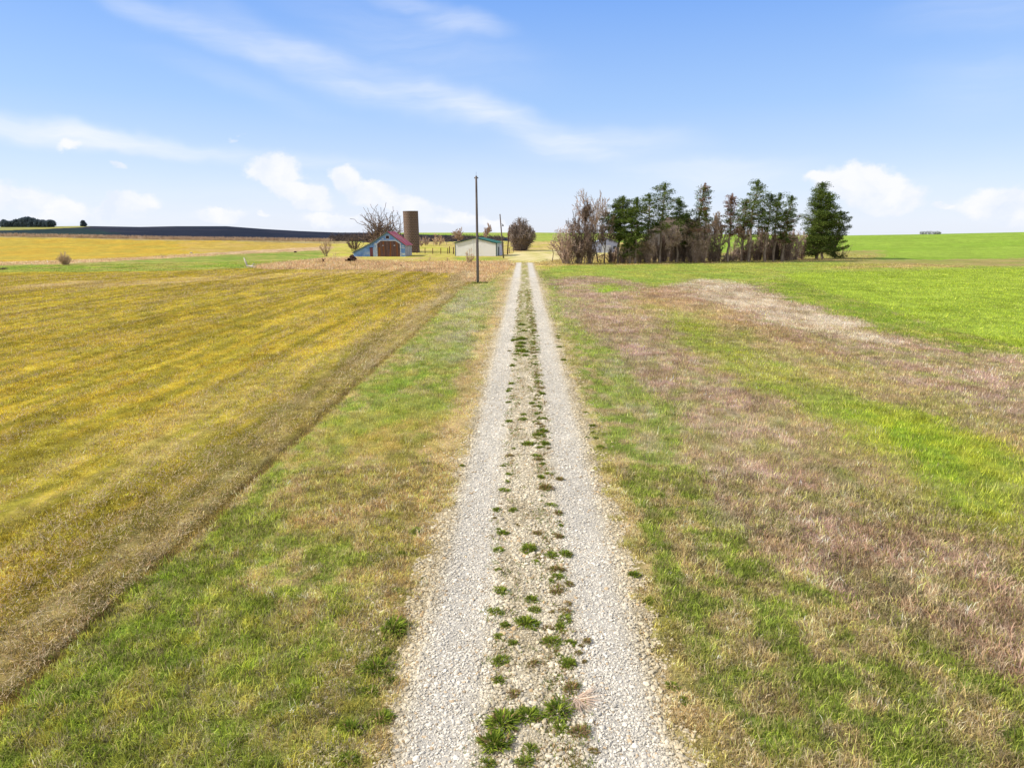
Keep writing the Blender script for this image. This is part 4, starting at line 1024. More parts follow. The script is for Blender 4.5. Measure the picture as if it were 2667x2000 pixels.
def build_farm_trees():
    o = bare_tree(977, 657, 553, 98, 'big gnarled bare oak behind the left slope of the blue barn roof', seed=21, P=dict(OAK, kids=(13, 8, 6), depth=3, wob=.34), bark=BARK_D, twig=TWIG_D, r=.075, lean=(-.1, 0), rk=1.0, tw=.022)
    thicket(925, 655, 612, 56, 'dark bare bush at the left foot of the gnarled oak', 'bush', None, 622, 18, 900, TWIG_D, BARK_D)
    thicket(1358, 653, 565, 86, 'dense round leafless tree beyond the end of the track', 'tree', None, 23, 60, 8500, mat=TWIG_G, rt=.024, low=.0, name='round_tree', upw=.6)
    bare_tree(1190, 640, 594, 30, 'small bare tree behind the left part of the white shed', seed=24, bark=BARK, twig=TWIG)
    bare_tree(1267, 640, 583, 20, 'thin pale bare tree behind the ridge of the white shed', seed=25, bark=TWIG_T, twig=TWIG)
    thicket(850, 668, 612, 34, 'tall pale bare shrub in the dry grass left of the barn', 'shrub', None, 26, 16, 520, TWIG_T, BARK, rt=.014)
    thicket(1222, 686, 642, 32, 'reddish bare shrub in front of the white shed', 'shrub', None, 27, 12, 420, TWIG_T, BARK, rt=.012)
    thicket(168, 690, 655, 40, 'round bare bush standing alone in the stubble on the left', 'bush', None, 28, 44, 1500, TWIG_T, TWIG_T, rt=.012, low=0)
    thicket(424, 674, 657, 16, 'tiny bare shrub right of the round bush on the field edge', 'shrub', None, 29, 7, 60, TWIG_T, TWIG_T, rt=.01)
    thicket(4, 703, 694, 34, 'dark low shrub cut by the left edge of the picture', 'shrub', None, 30, 20, 500, TWIG_D, TWIG_D, rt=.014, low=0)
    for k, (px, py, top, w) in enumerate(((1110, 640, 612, 26), (1138, 640, 606, 34), (1096, 642, 616, 22), (1150, 634, 612, 24), (1060, 632, 608, 40))):
        thicket(px, py, top, w, 'brown leafless bush between the silo and the white shed', 'bush', 'leafless bushes between silo and shed', 640 + k, 12, 420, [TWIG, TWIG_T][k % 2], BARK, rt=.022)
    for k, (px, py, top, w) in enumerate(((872, 672, 652, 26), (1120, 682, 664, 14), (1165, 683, 668, 12))):
        thicket(px, py, top, w, ['low tan bush right of the tall pale shrub', 'thin dry sapling in the grass before the silo', 'thin dry sapling in the grass left of the shed'][k], 'shrub', None, 650 + k, 6, 90, TWIG_T, BARK, rt=.01)


def build_far_trees():
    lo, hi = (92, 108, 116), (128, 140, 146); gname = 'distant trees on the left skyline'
    L = [(13, 592, 576, 20), (28, 592, 581, 26)]
    for k, (px, py, top, w) in enumerate(L):
        cedar(px, py, top, w, ['dark pointed cedar at the left end of the skyline', 'low rounded cedar beside the pointed one on the skyline'][k], 700 + k, 0, 1.6, group=gname, shape=['cone', 'oval'][k], ls=.7, base_col=lo, hi_col=hi, ragged=.25)
    g = np.random.default_rng(3)
    for k, (px, top, w) in enumerate(((46, 576, 18), (57, 573, 18), (68, 570, 18), (76, 569, 16), (87, 572, 18), (100, 576, 16), (113, 577, 15), (124, 580, 16), (134, 577, 16))):
        cedar(px, 592, top, w, 'dark distant tree in the clump on the left skyline', 710 + k, 0, 1.2, group=gname, shape='oval', ls=.7, base_col=lo, hi_col=hi, ragged=.45)
    cedar(218, 590.2, 577, 12, 'single small cedar alone on the burnt hill crest', 730, 0, 1.6, group=gname, shape='cone', ls=.6, base_col=lo, hi_col=hi, ragged=.2)
    for k, px in enumerate((2392, 2408, 2418, 2427, 2437)):
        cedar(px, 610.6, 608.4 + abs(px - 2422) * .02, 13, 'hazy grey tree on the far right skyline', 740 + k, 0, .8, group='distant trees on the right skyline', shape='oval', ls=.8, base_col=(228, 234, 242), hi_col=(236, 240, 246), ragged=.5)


def build_brush():
    """dark leafless creek brush behind the farm: nobody could count it"""
    g = np.random.default_rng(9); S = []
    xs = np.concatenate([g.uniform(860, 1310, 1500), g.uniform(900, 990, 500)])
    for px in xs:
        p = gp(px, g.uniform(620, 629), False); h = g.uniform(.8, 2.4) * (1.0 if px > 1050 else 1.3)
        for k in range(5):
            d = g.normal(size=3) * np.array([.5, .5, .2]) + [0, 0, 1]; q = p + unit(d) * h * g.uniform(.5, 1); b = p + g.normal(size=3) * [.8, .8, 0]
            S.append((*b, *q, .06, .03))
    o = segs_mesh('brush', S, mottled('brush_twigs', lin((112, 96, 84)) * .7, lin((84, 72, 68)) * .7, .3, bump=0), None, 3)
    tag(o, 'dark band of leafless creek brush behind the barn and the shed', 'brush', kind='stuff')
    S = []
    for i in range(1600):    # pale weeds along the foot of the burnt hill
        px = g.uniform(0, 860); py = np.interp(px, [0, 460, 680, 860], [614.5, 623.5, 626, 628]) + g.uniform(-1, 1)
        p = gp(px, py, False)
        for k in range(4):
            b = p + g.normal(size=3) * [1.5, 1.5, 0]; q = b + np.array([g.normal() * .3, g.normal() * .3, g.uniform(.4, 1.2)]); S.append((*b, *q, .07, .03))
    o = segs_mesh('fence_row_weeds', S, TWIG_T, None, 3); tag(o, 'pale dry weeds along the foot of the dark burnt hill', 'weeds', kind='stuff')


TWIG_G = mottled('grey_crown_twigs', lin((176, 158, 144)) * .8, lin((140, 124, 112)) * .75, .5, (1, 1, 1), .9, 0)

# ------------------------------------------------------------------ buildings
def corrugated(name, c1, c2, c3, period, axis='X', scale=1.2, rough=.5, metal=.0, stretch=(1, 1, 1)):
    m = mottled(name, c1, c2, scale, stretch, rough, 0, metal, c3=c3, spec=.4); nt = m.node_tree; L = nt.links.new
    b = nt.nodes['Principled BSDF']; tc = N(nt, 'ShaderNodeTexCoord')
    wv = N(nt, 'ShaderNodeTexWave', wave_type='BANDS', bands_direction=axis, i_Scale=1 / period / 3.14 * 1.57, i_Distortion=0)
    L(tc.outputs['Object'], wv.inputs[0])
    bp = N(nt, 'ShaderNodeBump', i_Strength=.8, i_Distance=.03); L(wv.outputs[0], bp.inputs['Height']); L(bp.outputs[0], b.inputs['Normal'])
    return m


def build_barn():
    p = gp(920.7, 668.6, False); q = gp(1055.8, 668.6, False); W = q[0] - p[0]; k = W / 11.1; D = 9.2; KEEPOUT.append((p[0] - .1, q[0] + .1, p[1] - .1, p[1] + D))
    b = thing('barn', 'old blue grey barn with brown double doors, red roof slope and low left lean-to', 'barn', (p[0], p[1], p[2] - .03), 0)
    wall = corrugated('blue_barn_siding', lin((136, 176, 230)) * .85, lin((108, 150, 216)) * .82, lin((184, 204, 232)) * .85, .12, 'Z', .9, .6)
    side = corrugated('grey_side_siding', lin((200, 198, 204)) * .75, lin((168, 166, 180)) * .7, lin((150, 150, 140)) * .7, .2, 'Y', .9, .6)
    roofr = corrugated('red_rusty_roof', lin((206, 72, 74)) * .9, lin((176, 56, 62)) * .85, lin((226, 170, 150)) * .8, .3, 'Y', 1.6, .55, stretch=(.4, 1.5, .4))
    roofg = corrugated('grey_green_roof', lin((164, 176, 160)) * .8, lin((128, 142, 128)) * .8, lin((120, 106, 80)) * .8, .3, 'Y', .8, .55)
    trim = mottled('white_barn_trim', lin((226, 232, 240)) * .8, lin((176, 190, 210)) * .75, 2, rough=.6, bump=.2)
    planks = mottled('brown_door_planks', lin((126, 98, 92)) * .75, lin((92, 72, 68)) * .75, 7, (1, 1, .05), .85, .5, c3=lin((150, 92, 50)) * .75)
    red = mottled('faded_red_door', lin((150, 92, 100)) * .75, lin((110, 72, 76)) * .75, 5, (1, 1, .1), .85, .3)
    dark = mottled('barn_dark_opening', lin((86, 52, 48)) * .6, lin((60, 44, 44)) * .6, 5, bump=.2)
    prof = [(0, 0), (11.1, 0), (11.1, 2.72), (7.5, 5.62), (4.13, 3.18), (0, 1.05)]
    MB().prism([(x * k, z) for x, z in prof], 0, D).build('wall', wall, b)
    MB().box(11.1 * k + .003, 11.1 * k + .04, .02, D - .02, 0, 2.7).build('side_wall', side, b)
    th = .07
    def slope(a, c, ov=.25):
        (x0, z0), (x1, z1) = a, c; n = Vector((-(z1 - z0), x1 - x0)).normalized()
        if n.y < 0: n = -n
        return [(x0 + n.x * .004, z0 + n.y * .004), (x1 + n.x * .004, z1 + n.y * .004), (x1 + n.x * th, z1 + n.y * th), (x0 + n.x * th, z0 + n.y * th)]
    P0, P1, P2, P3 = (-.2 * k, .93), (4.13 * k, 3.2), (7.5 * k, 5.66), (11.4 * k, 2.5)
    r = MB(); r.prism(slope(P0, P1), -.3, D + .3); r.prism(slope(P1, (P2[0] - .01, P2[1])), -.3, D + .3); r.build('roof', roofg, b)
    MB().prism(slope((P2[0] + .01, P2[1]), P3), -.3, D + .3).build('roof', roofr, b)['label'] = 'rusty red right roof slope'
    # fascia boards under the gable edges
    f = MB()
    for a, c in ((P0, P1), (P1, P2), (P2, P3)):
        f.add([(a[0], -.27, a[1] - .16), (c[0], -.27, c[1] - .16), (c[0], -.27, c[1] - .01), (a[0], -.27, a[1] - .01),
               (a[0], -.22, a[1] - .16), (c[0], -.22, c[1] - .16), (c[0], -.22, c[1] - .01), (a[0], -.22, a[1] - .01)],
              [(0, 1, 2, 3), (7, 6, 5, 4), (0, 4, 5, 1), (3, 2, 6, 7), (0, 3, 7, 4), (1, 5, 6, 2)])
    f.build('fascia', mottled('barn_fascia', lin((110, 130, 132)) * .7, lin((80, 92, 96)) * .7, 3), b)
    # arched frame and double door
    X0, X1, T, Cz, c0, c1 = 5.18 * k, 10.03 * k, 3.6, 2.94, 5.95 * k, 9.05 * k
    o_ = [(X0 - .22, 0), (X0 - .22, Cz + .08), (c0 - .1, T + .2), (c1 + .1, T + .2), (X1 + .22, Cz + .08), (X1 + .22, 0)]
    i_ = [(X0, 0), (X0, Cz), (c0, T), (c1, T), (X1, Cz), (X1, 0)]
    f = MB()
    for j in range(5):
        q4 = [o_[j], o_[j + 1], i_[j + 1], i_[j]]; f.prism(q4, -.11, -.004)
    f.build('door_frame', trim, b)
    xm = (X0 + X1) / 2
    for s, pr in ((0, [(X0 + .01, .06), (xm - .015, .06), (xm - .015, T - .02), (c0 + .01, T - .02), (X0 + .01, Cz - .01)]),
                  (1, [(xm + .015, .06), (X1 - .01, .06), (X1 - .01, Cz - .01), (c1 - .01, T - .02), (xm + .015, T - .02)])):
        d = MB().prism(pr[::-1], -.07, -.006).build('barn_door', planks, b); d['label'] = 'brown plank barn door leaf'
        cxx = (X0 * .72 + xm * .28 + .6 if s == 0 else X1 * .72 + xm * .28 - .55)
        MB().box(cxx - .17, cxx + .17, -.09, -.073, 2.5, 2.62).build('door_bracket', trim, d)
        bt = MB()
        for x in np.arange(pr[0][0] + .3, pr[1][0] - .1, .36): bt.box(x - .02, x + .02, -.088, -.072, .07, 2.85)
        bt.build('batten', mottled('door_battens', lin((100, 76, 70)) * .7, lin((140, 96, 60)) * .7, 4, (1, 1, .1)), d)
    MB().box(X0 + .25, X0 + .72, -.082, -.0705, .08, 2.1).build('door_patch', mottled('orange_plank', lin((168, 104, 40)) * .75, lin((140, 90, 44)) * .7, 5, (1, 1, .1)), b)
    d = MB().box(3.57 * k, 4.2 * k, -.06, -.004, .05, 2.0).build('side_door', red, b)
    MB().box(3.5 * k, 4.27 * k, -.08, -.004, 2.02, 2.12).build('door_lintel', dark, b)
    x0, x1 = 7.1 * k, 7.75 * k; MB().box(x0, x1, -.07, -.041, 4.12, 4.76).build('loft_hatch', dark, b)
    MB().box(x0 - .08, x1 + .08, -.04, -.004, 4.04, 4.84).build('hatch_frame', trim, b)
    # patched pale sheets on the front
    for (x, z, ww, hh) in ((4.35, 1.9, .5, .12), (4.45, .5, .4, .3), (10.3, 1.9, .75, .2), (10.25, .35, .8, .5), (10.4, 2.3, .4, .25), (4.6, 2.6, .4, .5), (6.2, 4.0, .5, .2)):
        MB().box(x * k, (x + ww) * k, -.02, -.003, z, z + hh).build('siding_patch', trim, b)
    MB().box(-.01, 11.1 * k + .06, -.05, -.004, -.05, .04).build('sill_board', trim, b)


def build_silo():
    p = gp(1074, 658, False); m = mpp(p); h = (658 - 554.5) * m; R = 19.4 * m
    KEEPOUT.append((p[0] - R, p[0] + R, p[1] - R, p[1] + R))
    o = thing('silo', 'tall roofless brown tile silo standing right of the blue barn', 'silo', tuple(p), 0); o.rotation_euler = (0, R_(-.9), 0)
    m_, nt, b = principled('brown_silo_tile', .8, .25); L = nt.links.new
    tc = N(nt, 'ShaderNodeTexCoord'); sp = N(nt, 'ShaderNodeSeparateXYZ'); L(tc.outputs['Object'], sp.inputs[0])
    at = N(nt, 'ShaderNodeMath', operation='ARCTAN2'); L(sp.outputs[0], at.inputs[0]); L(sp.outputs[1], at.inputs[1])
    mu = N(nt, 'ShaderNodeMath', operation='MULTIPLY'); L(at.outputs[0], mu.inputs[0]); mu.inputs[1].default_value = R
    cb = N(nt, 'ShaderNodeCombineXYZ'); L(mu.outputs[0], cb.inputs[0]); L(sp.outputs[2], cb.inputs[1])
    br = N(nt, 'ShaderNodeTexBrick', i_Scale=1, i_Mortar_Size=.06, i_Bias=0); br.inputs['Brick Width'].default_value = .7; br.inputs['Row Height'].default_value = .44
    br.offset = .5; br.inputs['Color1'].default_value = (*lin((112, 88, 78)) * .62, 1); br.inputs['Color2'].default_value = (*lin((96, 74, 66)) * .66, 1); br.inputs['Mortar'].default_value = (*lin((158, 138, 124)) * .62, 1)
    L(cb.outputs[0], br.inputs[0])
    nz = N(nt, 'ShaderNodeTexNoise', i_Scale=1.3, i_Detail=5); L(cb.outputs[0], nz.inputs[0])
    mx = N(nt, 'ShaderNodeMix', data_type='RGBA'); mr = N(nt, 'ShaderNodeMapRange'); L(nz.outputs[0], mr.inputs[0]); mr.inputs[1].default_value = .5; mr.inputs[2].default_value = .7; mr.inputs[4].default_value = .5
    L(mr.outputs[0], mx.inputs[0]); L(br.outputs[0], mx.inputs[6]); mx.inputs[7].default_value = (*lin((140, 112, 84)) * .7, 1); L(mx.outputs[2], b.inputs['Base Color'])
    bp = N(nt, 'ShaderNodeBump', i_Strength=.6, i_Distance=.03, invert=True); L(br.outputs['Fac'], bp.inputs['Height']); L(bp.outputs[0], b.inputs['Normal'])
    n = 48; v = []; f = []
    for r, z in ((R, -.1), (R, h), (R - .18, h), (R - .18, .2)):
        for i in range(n): v.append((r * math.cos(6.28318 * i / n), r * math.sin(6.28318 * i / n), z))
    for k in range(3):
        for i in range(n): j = (i + 1) % n; f.append((k * n + i, k * n + j, (k + 1) * n + j, (k + 1) * n + i))
    MB().add(v, f).build('wall', m_, o)
    hoop = mottled('silo_hoop_steel', lin((176, 146, 130)) * .7, lin((140, 112, 100)) * .7, 4, rough=.5)
    for z in np.arange(.44, h - .2, .88):
        t = MB(); v = []; f = []
        for r, zz in ((R + .002, z - .02), (R + .03, z - .02), (R + .03, z + .02), (R + .002, z + .02)):
            for i in range(n): v.append((r * math.cos(6.28318 * i / n), r * math.sin(6.28318 * i / n), zz))
        for k in range(4):
            for i in range(n): j = (i + 1) % n; f.append((k * n + i, k * n + j, ((k + 1) % 4) * n + j, ((k + 1) % 4) * n + i))
        t.add(v, f).build('hoop', hoop, o)
    v = []; f = []
    for r, zz in ((R - .2, h + .002), (R + .05, h + .002), (R + .05, h + .1), (R - .2, h + .1)):
        for i in range(n): v.append((r * math.cos(6.28318 * i / n), r * math.sin(6.28318 * i / n), zz))
    for k in range(4):
        for i in range(n): j = (i + 1) % n; f.append((k * n + i, k * n + j, ((k + 1) % 4) * n + j, ((k + 1) % 4) * n + i))
    MB().add(v, f).build('rim', mottled('silo_rim', lin((92, 62, 62)) * .7, lin((70, 50, 50)) * .7, 3), o)


def build_shed():
    q = gp(1293, 667.6, False); W, D = 9.95, 9.6; a = R_(-8)
    ux = np.array([math.cos(a), math.sin(a)]); base = q[:2] - ux * W
    KEEPOUT.append((base[0], q[0] + 1, q[1] - .5, q[1] + D))
    b = thing('metal_shed', 'long low white metal shed with green trim and green roof behind the tall pole', 'shed', (base[0], base[1], q[2] - .03), a)
    wall = corrugated('white_shed_siding', lin((238, 234, 230)) * .85, lin((228, 224, 220)) * .85, lin((234, 230, 226)) * .85, .3, 'X', .5, .45)
    swall = corrugated('pale_side_siding', lin((206, 214, 214)) * .72, lin((190, 200, 200)) * .72, None, .3, 'Y', .5, .45)
    green = mottled('green_trim', lin((28, 74, 62)) * .8, lin((20, 58, 50)) * .8, 2, rough=.45, bump=0, spec=.4)
    roof = corrugated('green_metal_roof', lin((44, 118, 82)) * .75, lin((30, 94, 66)) * .75, None, .3, 'Y', .6, .6)
    H, PK, px = 3.05, 4.22, W * .5
    MB().prism([(0, 0), (W, 0), (W, H), (px, PK), (0, H)], 0, D).build('wall', wall, b)
    MB().box(W + .003, W + .03, .02, D - .02, .02, H - .02).build('side_wall', swall, b)
    r = MB()
    for s in (-1, 1):
        x0 = px + s * .005; x1 = px + s * (W / 2 + .22); z1 = PK - (PK - H) * (W / 2 + .22) / (W / 2)
        pr = [(x0, PK + .01), (x1, z1 + .01), (x1, z1 + .1), (x0, PK + .1)]
        r.prism(pr if s > 0 else pr[::-1], -.2, D + .2)
    r.build('roof', roof, b)
    t = MB()
    for s in (-1, 1):
        x1 = px + s * (W / 2 + .22); z1 = PK - (PK - H) * (W / 2 + .22) / (W / 2)
        t.prism([(px, PK - .1), (px, PK + .09), (x1, z1 + .09), (x1, z1 - .1)][::s], -.24, -.203)
    t.build('gable_trim', green, b)
    for x in (-.02, W - .11): MB().box(x, x + .14, -.03, -.003, 0, H - .08).build('corner_trim', green, b)
    MB().box(W + .032, W + .06, -.03, .14, 0, H - .08).build('corner_trim', green, b)
    MB().box(W + .032, W + .06, D - .14, D, 0, H - .08).build('corner_trim', green, b)
    MB().box(.13, W - .13, -.02, -.003, .0, .12).build('base_trim', mottled('white_base_trim', lin((232, 230, 226)) * .75, lin((214, 212, 208)) * .75, 2, bump=0), b)
    MB().box(4.52, 4.6, -.015, -.003, .13, PK - .25).build('panel_seam', mottled('seam', lin((228, 226, 224)) * .75, lin((220, 218, 216)) * .75, 2, bump=0), b)
    gd = MB().box(W + .035, W + .07, 4.2, 7.6, .04, 2.5).build('garage_door', mottled('white_overhead_door', lin((226, 224, 240)) * .78, lin((212, 210, 230)) * .78, 1, bump=0), b)
    s = MB()
    for z in (.65, 1.27, 1.88): s.box(W + .071, W + .08, 4.2, 7.6, z - .015, z + .015)
    s.build('panel_groove', mottled('door_groove', (.25, .25, .28), (.3, .3, .32), 1, bump=0), gd)
    MB().box(W + .035, W + .065, 2.2, 3.2, .04, 2.15).build('door', mottled('dark_shed_door', lin((20, 34, 48)) * .8, lin((30, 40, 50)) * .8, 1, bump=0), b)


def build_house():
    p = gp(1702, 670, False); W, D = 11.8, 8; m = mpp(p); top = (670 - 568) * m
    KEEPOUT.append((p[0] - 1, p[0] + W + 1, p[1] - 1, p[1] + D))
    b = thing('farmhouse', 'farmhouse with brown shingle roof mostly hidden behind the middle of the tree row', 'house', tuple(p), 0)
    wall = mottled('weathered_house_siding', lin((178, 172, 166)) * .7, lin((150, 144, 140)) * .7, 1.5, (1, 1, 8), .7, .2)
    roof = mottled('brown_roof_shingles', lin((118, 100, 84)) * .75, lin((90, 78, 66)) * .75, 4, (1, 1, 1), .9, .4)
    dark = mottled('roof_ridge', lin((56, 50, 46)) * .7, lin((40, 36, 34)) * .7, 4)
    E = top - 3.0
    MB().box(0, W, 0, D, -.1, E).build('wall', wall, b)
    # hip roof with a long ridge
    x0, x1, y0, y1 = -.4, W + .4, -.4, D + .4; r0, r1, ym = 3.2, W - 3.6, D / 2
    v = [(x0, y0, E + .01), (x1, y0, E + .01), (x1, y1, E + .01), (x0, y1, E + .01), (r0, ym, top), (r1, ym, top)]
    rf = MB().add(v, [(0, 1, 5, 4), (1, 2, 5), (2, 3, 4, 5), (3, 0, 4), (3, 2, 1, 0)]).build('roof', roof, b)
    MB().box(r0, r1, ym - .12, ym + .12, top - .02, top + .08).build('ridge_cap', dark, rf)
    glass = mottled('dark_window_glass', (.03, .035, .04), (.05, .055, .06), 2, rough=.1, bump=0, spec=.5); fr = mottled('white_window_frame', (.6, .6, .58), (.55, .55, .53), 3, bump=0)
    for z in (.9, 3.6):
        if z + 1.3 > E: continue
        for x in (1.5, 4.6, 8.0, 10.0):
            f = MB(); f.box(x - .08, x + .98, -.05, -.003, z - .08, z); f.box(x - .08, x + .98, -.05, -.003, z + 1.3, z + 1.38)
            f.box(x - .08, x, -.05, -.003, z, z + 1.3); f.box(x + .9, x + .98, -.05, -.003, z, z + 1.3); w = f.build('window', fr, b)
            MB().box(x, x + .9, -.03, -.004, z, z + 1.3).build('pane', glass, w)
    d = MB().box(6.2, 7.1, -.05, -.003, 0, 2.1).build('door', mottled('house_door', lin((120, 110, 110)) * .7, lin((100, 92, 92)) * .7, 3), b)
    # outbuilding
    p = gp(1546, 659, False); KEEPOUT.append((p[0], p[0] + 6.8, p[1], p[1] + 5))
    b = thing('outbuilding', 'small pale blue white outbuilding glimpsed between bare trunks left of the cedars', 'building', tuple(p), 0)
    w2 = corrugated('pale_blue_siding', lin((196, 200, 226)) * .78, lin((176, 180, 212)) * .75, None, .25, 'X', .8, .5)
    MB().prism([(0, -.1), (6.8, -.1), (6.8, 2.5), (3.4, 3.9), (0, 2.5)], 0, 5).build('wall', w2, b)
    r = MB(); r.prism([(3.39, 3.93), (-.3, 2.4), (-.3, 2.5), (3.39, 4.03)], -.25, 5.25); r.prism([(7.1, 2.4), (3.41, 3.93), (3.41, 4.03), (7.1, 2.5)], -.25, 5.25)
    r.build('roof', mottled('pale_metal_roof', lin((190, 192, 208)) * .7, lin((160, 164, 180)) * .7, 1.5, bump=0, rough=.5), b)
    MB().box(2.2, 4.6, -.04, -.003, 0, 2.1).build('door', mottled('outbuilding_door', lin((236, 236, 244)) * .75, lin((214, 214, 226)) * .75, 1, bump=0), b)
    MB().box(5.2, 6.0, -.04, -.003, 1.0, 1.8).build('window', glass, b)


# ------------------------------------------------------------------ poles, fence, logs
def build_poles():
    p = gp(1244.5, 737, False); m = mpp(p); h = (737 - 470) * m
    o = thing('utility_pole', 'tall weathered wooden pole standing alone beside the stubble field edge', 'pole', tuple(p), 0, 'wooden poles along the track')
    MB().tube([(0, 0, -.3), (-.01, 0, h * .33), (-.03, 0, h * .66), (-.055, 0, h)], [.155, .145, .125, .105], 14).build('shaft', POLEWOOD, o, True)
    steel = mottled('pole_steel', (.12, .12, .13), (.2, .2, .2), 5, rough=.5)
    MB().tube([(-.055, 0, h), (-.055, 0, h + .42)], [.02, .012], 6).build('spike', steel, o)
    MB().tube([(-.19, 0, h - .22), (.1, 0, h - .22)], [.02, .02], 6).build('bolt', steel, o)
    for s in (-1, 1): MB().tube([(-.055 + s * .17, 0, h - .27), (-.055 + s * .17, 0, h - .2), (-.055 + s * .17, 0, h - .12)], [.045, .06, .03], 8).build('insulator', steel, o)
    MB().box(-.02, .02, -.165, -.145, .2, h * .6).build('ground_wire_cover', steel, o)
    # weeds round its foot
    p2 = p
    g = np.random.default_rng(8)
    for k, (dx, dy, s) in enumerate(((.25, -.3, 1.0), (-.35, -.2, .8), (.8, -.1, .9))):
        w = bpy.data.objects.new('weed_clump', WM[k]); COL.objects.link(w); w.location = (p[0] + dx, p[1] + dy, p[2]); w.scale = (s, s, s * .55)
        tag(w, 'dark green grass clump at the foot of the tall wooden pole', 'weed', 'green clumps at the foot of the tall pole')
    p = gp(1311.5, 672.5, False); m = mpp(p); h = (672.5 - 561) * m
    o = thing('utility_pole', 'grey wooden pole leaning left at the right corner of the white shed', 'pole', tuple(p), 0, 'wooden poles along the track'); o.rotation_euler = (0, R_(-4.6), 0)
    MB().tube([(0, 0, -.3), (.0, 0, h * .5), (0, 0, h)], [.17, .15, .12], 10).build('shaft', POLEWOOD, o, True)
    MB().tube([(0, 0, h * .76), (.3, 0, h * .79), (.42, -.02, h * .76)], [.03, .03, .05], 6).build('lamp_bracket', steel, o)
    MB().tube([(.4, 0, h * .72), (.42, 0, h * .75), (.42, 0, h * .77)], [.2, .17, .05], 8).build('yard_lamp', steel, o)
    p = gp(1321.5, 663, False); m = mpp(p); h = (663 - 589) * m
    o = thing('broken_post', 'short brown pole leaning right beside the round leafless tree', 'post', tuple(p), 0); o.rotation_euler = (0, R_(4), 0)
    MB().tube([(0, 0, -.2), (0, 0, h * .6), (0, 0, h)], [.16, .13, .08], 8).build('shaft', RUSTW, o, True)
    MB().tube([(-.12, 0, h * .55), (.3, 0, h * .68)], [.04, .03], 6).build('brace', RUSTW, o, True)


def fence(pts, label, hgt=1.25, post_r=.07, mat=None, wires=4):
    P = [gp(x, y, False) for x, y in pts]; o0 = P[0]
    o = thing('wire_fence', label, 'fence', tuple(o0), 0)
    for q in P:
        d = q - o0; MB().tube([(d[0], d[1], d[2] - .2), (d[0] + .02, d[1], d[2] + hgt * .6), (d[0] + .03, d[1], d[2] + hgt)], [post_r, post_r, post_r * .9], 7).build('post', mat or RUSTW, o)
    w = MB()
    for k in range(wires):
        z = hgt * (k + .8) / (wires + .3)
        for a, b in zip(P[:-1], P[1:]):
            a_, b_ = a - o0, b - o0; w.tube([(a_[0], a_[1], a_[2] + z), (b_[0], b_[1], b_[2] + z)], [.009, .009], 3, False)
    w.build('wire', mottled('rusty_wire', (.12, .09, .07), (.2, .16, .13), 3, bump=0), o)


def build_fences():
    fence([(1086, 660), (1107, 661), (1127, 661.5), (1148, 661.5), (1166, 661.5)], 'brown post and wire fence between the silo and the white shed', 1.5, .1)
    fence([(1170.5, 660.5), (1181, 662)], 'two taller brown posts with wire meeting the left corner of the white shed', 1.75, .13)
    fence([(1096, 640), (1112, 640), (1129, 639), (1146, 639), (1163, 638.5), (1180, 638)], 'thin pasture fence beyond the silo', 1.4, .07, BARK)
    fence([(1326, 660), (1337, 656), (1346, 654)], 'short dark fence between the broken post and the round tree', 1.5, .1, BARK_D)
    fence([(690, 628), (725, 629), (760, 630), (796, 631), (832, 632), (870, 634), (908, 636)], 'thin fence line crossing the pasture left of the barn', 1.4, .08, BARK)


def log(name, pts, rads, label, mat, cat='log', extra=(), group=None, n=9):
    P = [gp(x, y, False) for x, y, _ in pts]; o = P[0]
    m = MB().tube([(p[0] - o[0], p[1] - o[1], p[2] - o[2] + z) for p, (_, _, z) in zip(P, pts)], rads, n)
    for (pp, rr) in extra:
        Q = [gp(x, y, False) for x, y, _ in pp]; m.tube([(p[0] - o[0], p[1] - o[1], p[2] - o[2] + z) for p, (_, _, z) in zip(Q, pp)], rr, 7)
    ob = m.build(name, mat, None, True); ob.location = tuple(o); return tag(ob, label, cat, group)


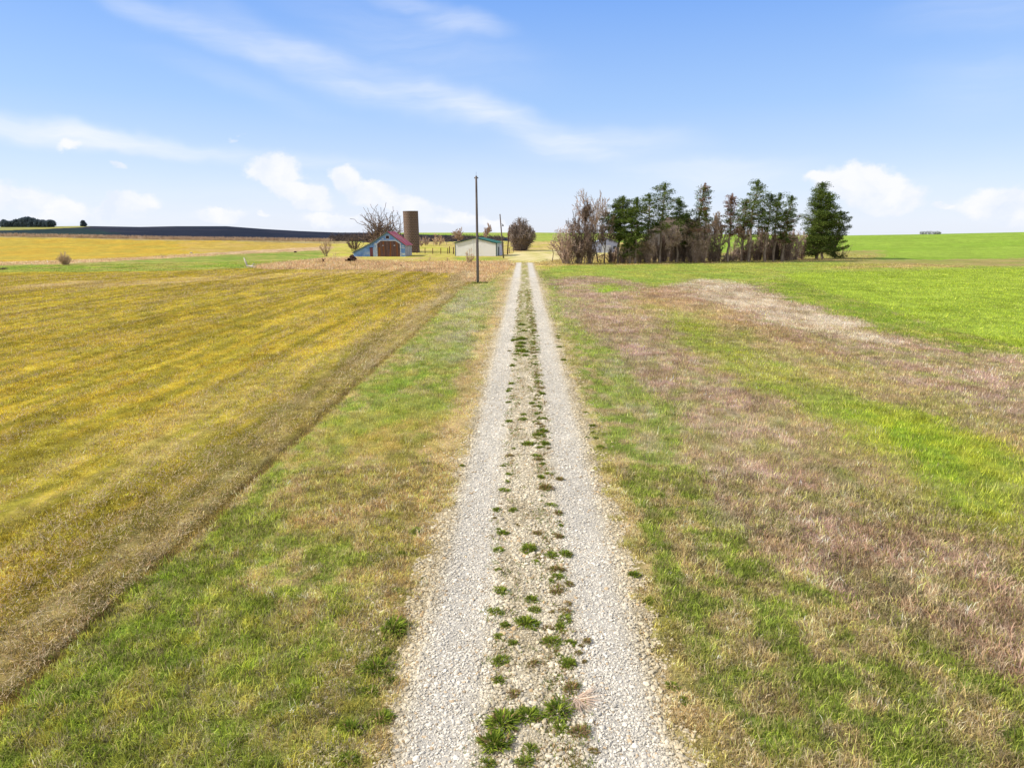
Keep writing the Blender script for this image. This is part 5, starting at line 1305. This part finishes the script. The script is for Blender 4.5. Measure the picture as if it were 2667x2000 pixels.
def build_logs():
    log('dead_branch', [(666, 698, .1), (655, 697.5, .2), (644, 697, .25), (641.5, 697, .75), (637, 697, 1.55)], [.1, .14, .17, .15, .07], 'bleached white fallen branch with one upturned end at the field edge', DEADWOOD, 'branch',
        (([(655, 697.5, .2), (661, 694, .45), (668, 694, .35)], [.09, .06, .02]),))
    CH = mottled('charred_wood', lin((86, 56, 44)) * .7, lin((40, 30, 30)) * .6, 4, (1, 1, 1), .95, .6)
    log('charred_log', [(901, 682.5, .25), (908, 683, .4), (916, 682.5, .38), (924, 682, .25)], [.22, .42, .4, .18], 'thick dark brown log lying left of the barn, lower of the pair', CH, group='dark logs lying before the barn')
    log('charred_log', [(911, 681, .7), (918, 681, 1.0), (928, 681.5, .45)], [.2, .34, .16], 'dark brown log piled crosswise on the thicker one left of the barn', CH, 'log', (([(916, 681, .9), (913, 681, 1.25)], [.15, .05]),), 'dark logs lying before the barn')
    log('tree_stump', [(843, 684, 0), (842, 684, .35), (839, 684, .75)], [.2, .15, .06], 'small brown forked stump in the dry grass below the pale shrub', RUSTW, 'stump',
        (([(842, 684, .3), (845.5, 684, .7)], [.1, .04]),))
    for k, (px, py, s, lab) in enumerate(((1043, 694, .28, 'small dark rock in the dry grass below the barn doors'), (1028, 691, .24, 'reddish brown rock just left of the dark one below the barn doors'),
                                          (769, 658, .38, 'dark flat rock out on the green pasture'), (498, 660, .34, 'small white rock at the edge of the far stubble'))):
        g = np.random.default_rng(k); p = gp(px, py, False); bm = MB(); n = 9; v = []; f = []
        prof = ((.0, .75), (.3, 1.0), (.62, .8), (.85, .45))
        for z, r in prof:
            for i in range(n): q = r * g.uniform(.8, 1.15); v.append((q * math.cos(6.283 * i / n) * s * 1.25, q * math.sin(6.283 * i / n) * s, z * s * (1 + .1 * g.normal())))
        for a in range(len(prof) - 1):
            for i in range(n): j = (i + 1) % n; f.append((a * n + i, a * n + j, (a + 1) * n + j, (a + 1) * n + i))
        f.append(tuple(range((len(prof) - 1) * n, len(prof) * n))); bm.add(v, f)
        o = bm.build('rock', (CH, RUSTW, CH, DEADWOOD)[k], None); o.location = tuple(p); tag(o, lab, 'rock')


build_barn(); build_silo(); build_shed(); build_house()
build_poles(); build_fences(); build_logs()
build_row(); build_farm_trees(); build_far_trees(); build_brush()
build_grass(); build_straw(); build_gravel()
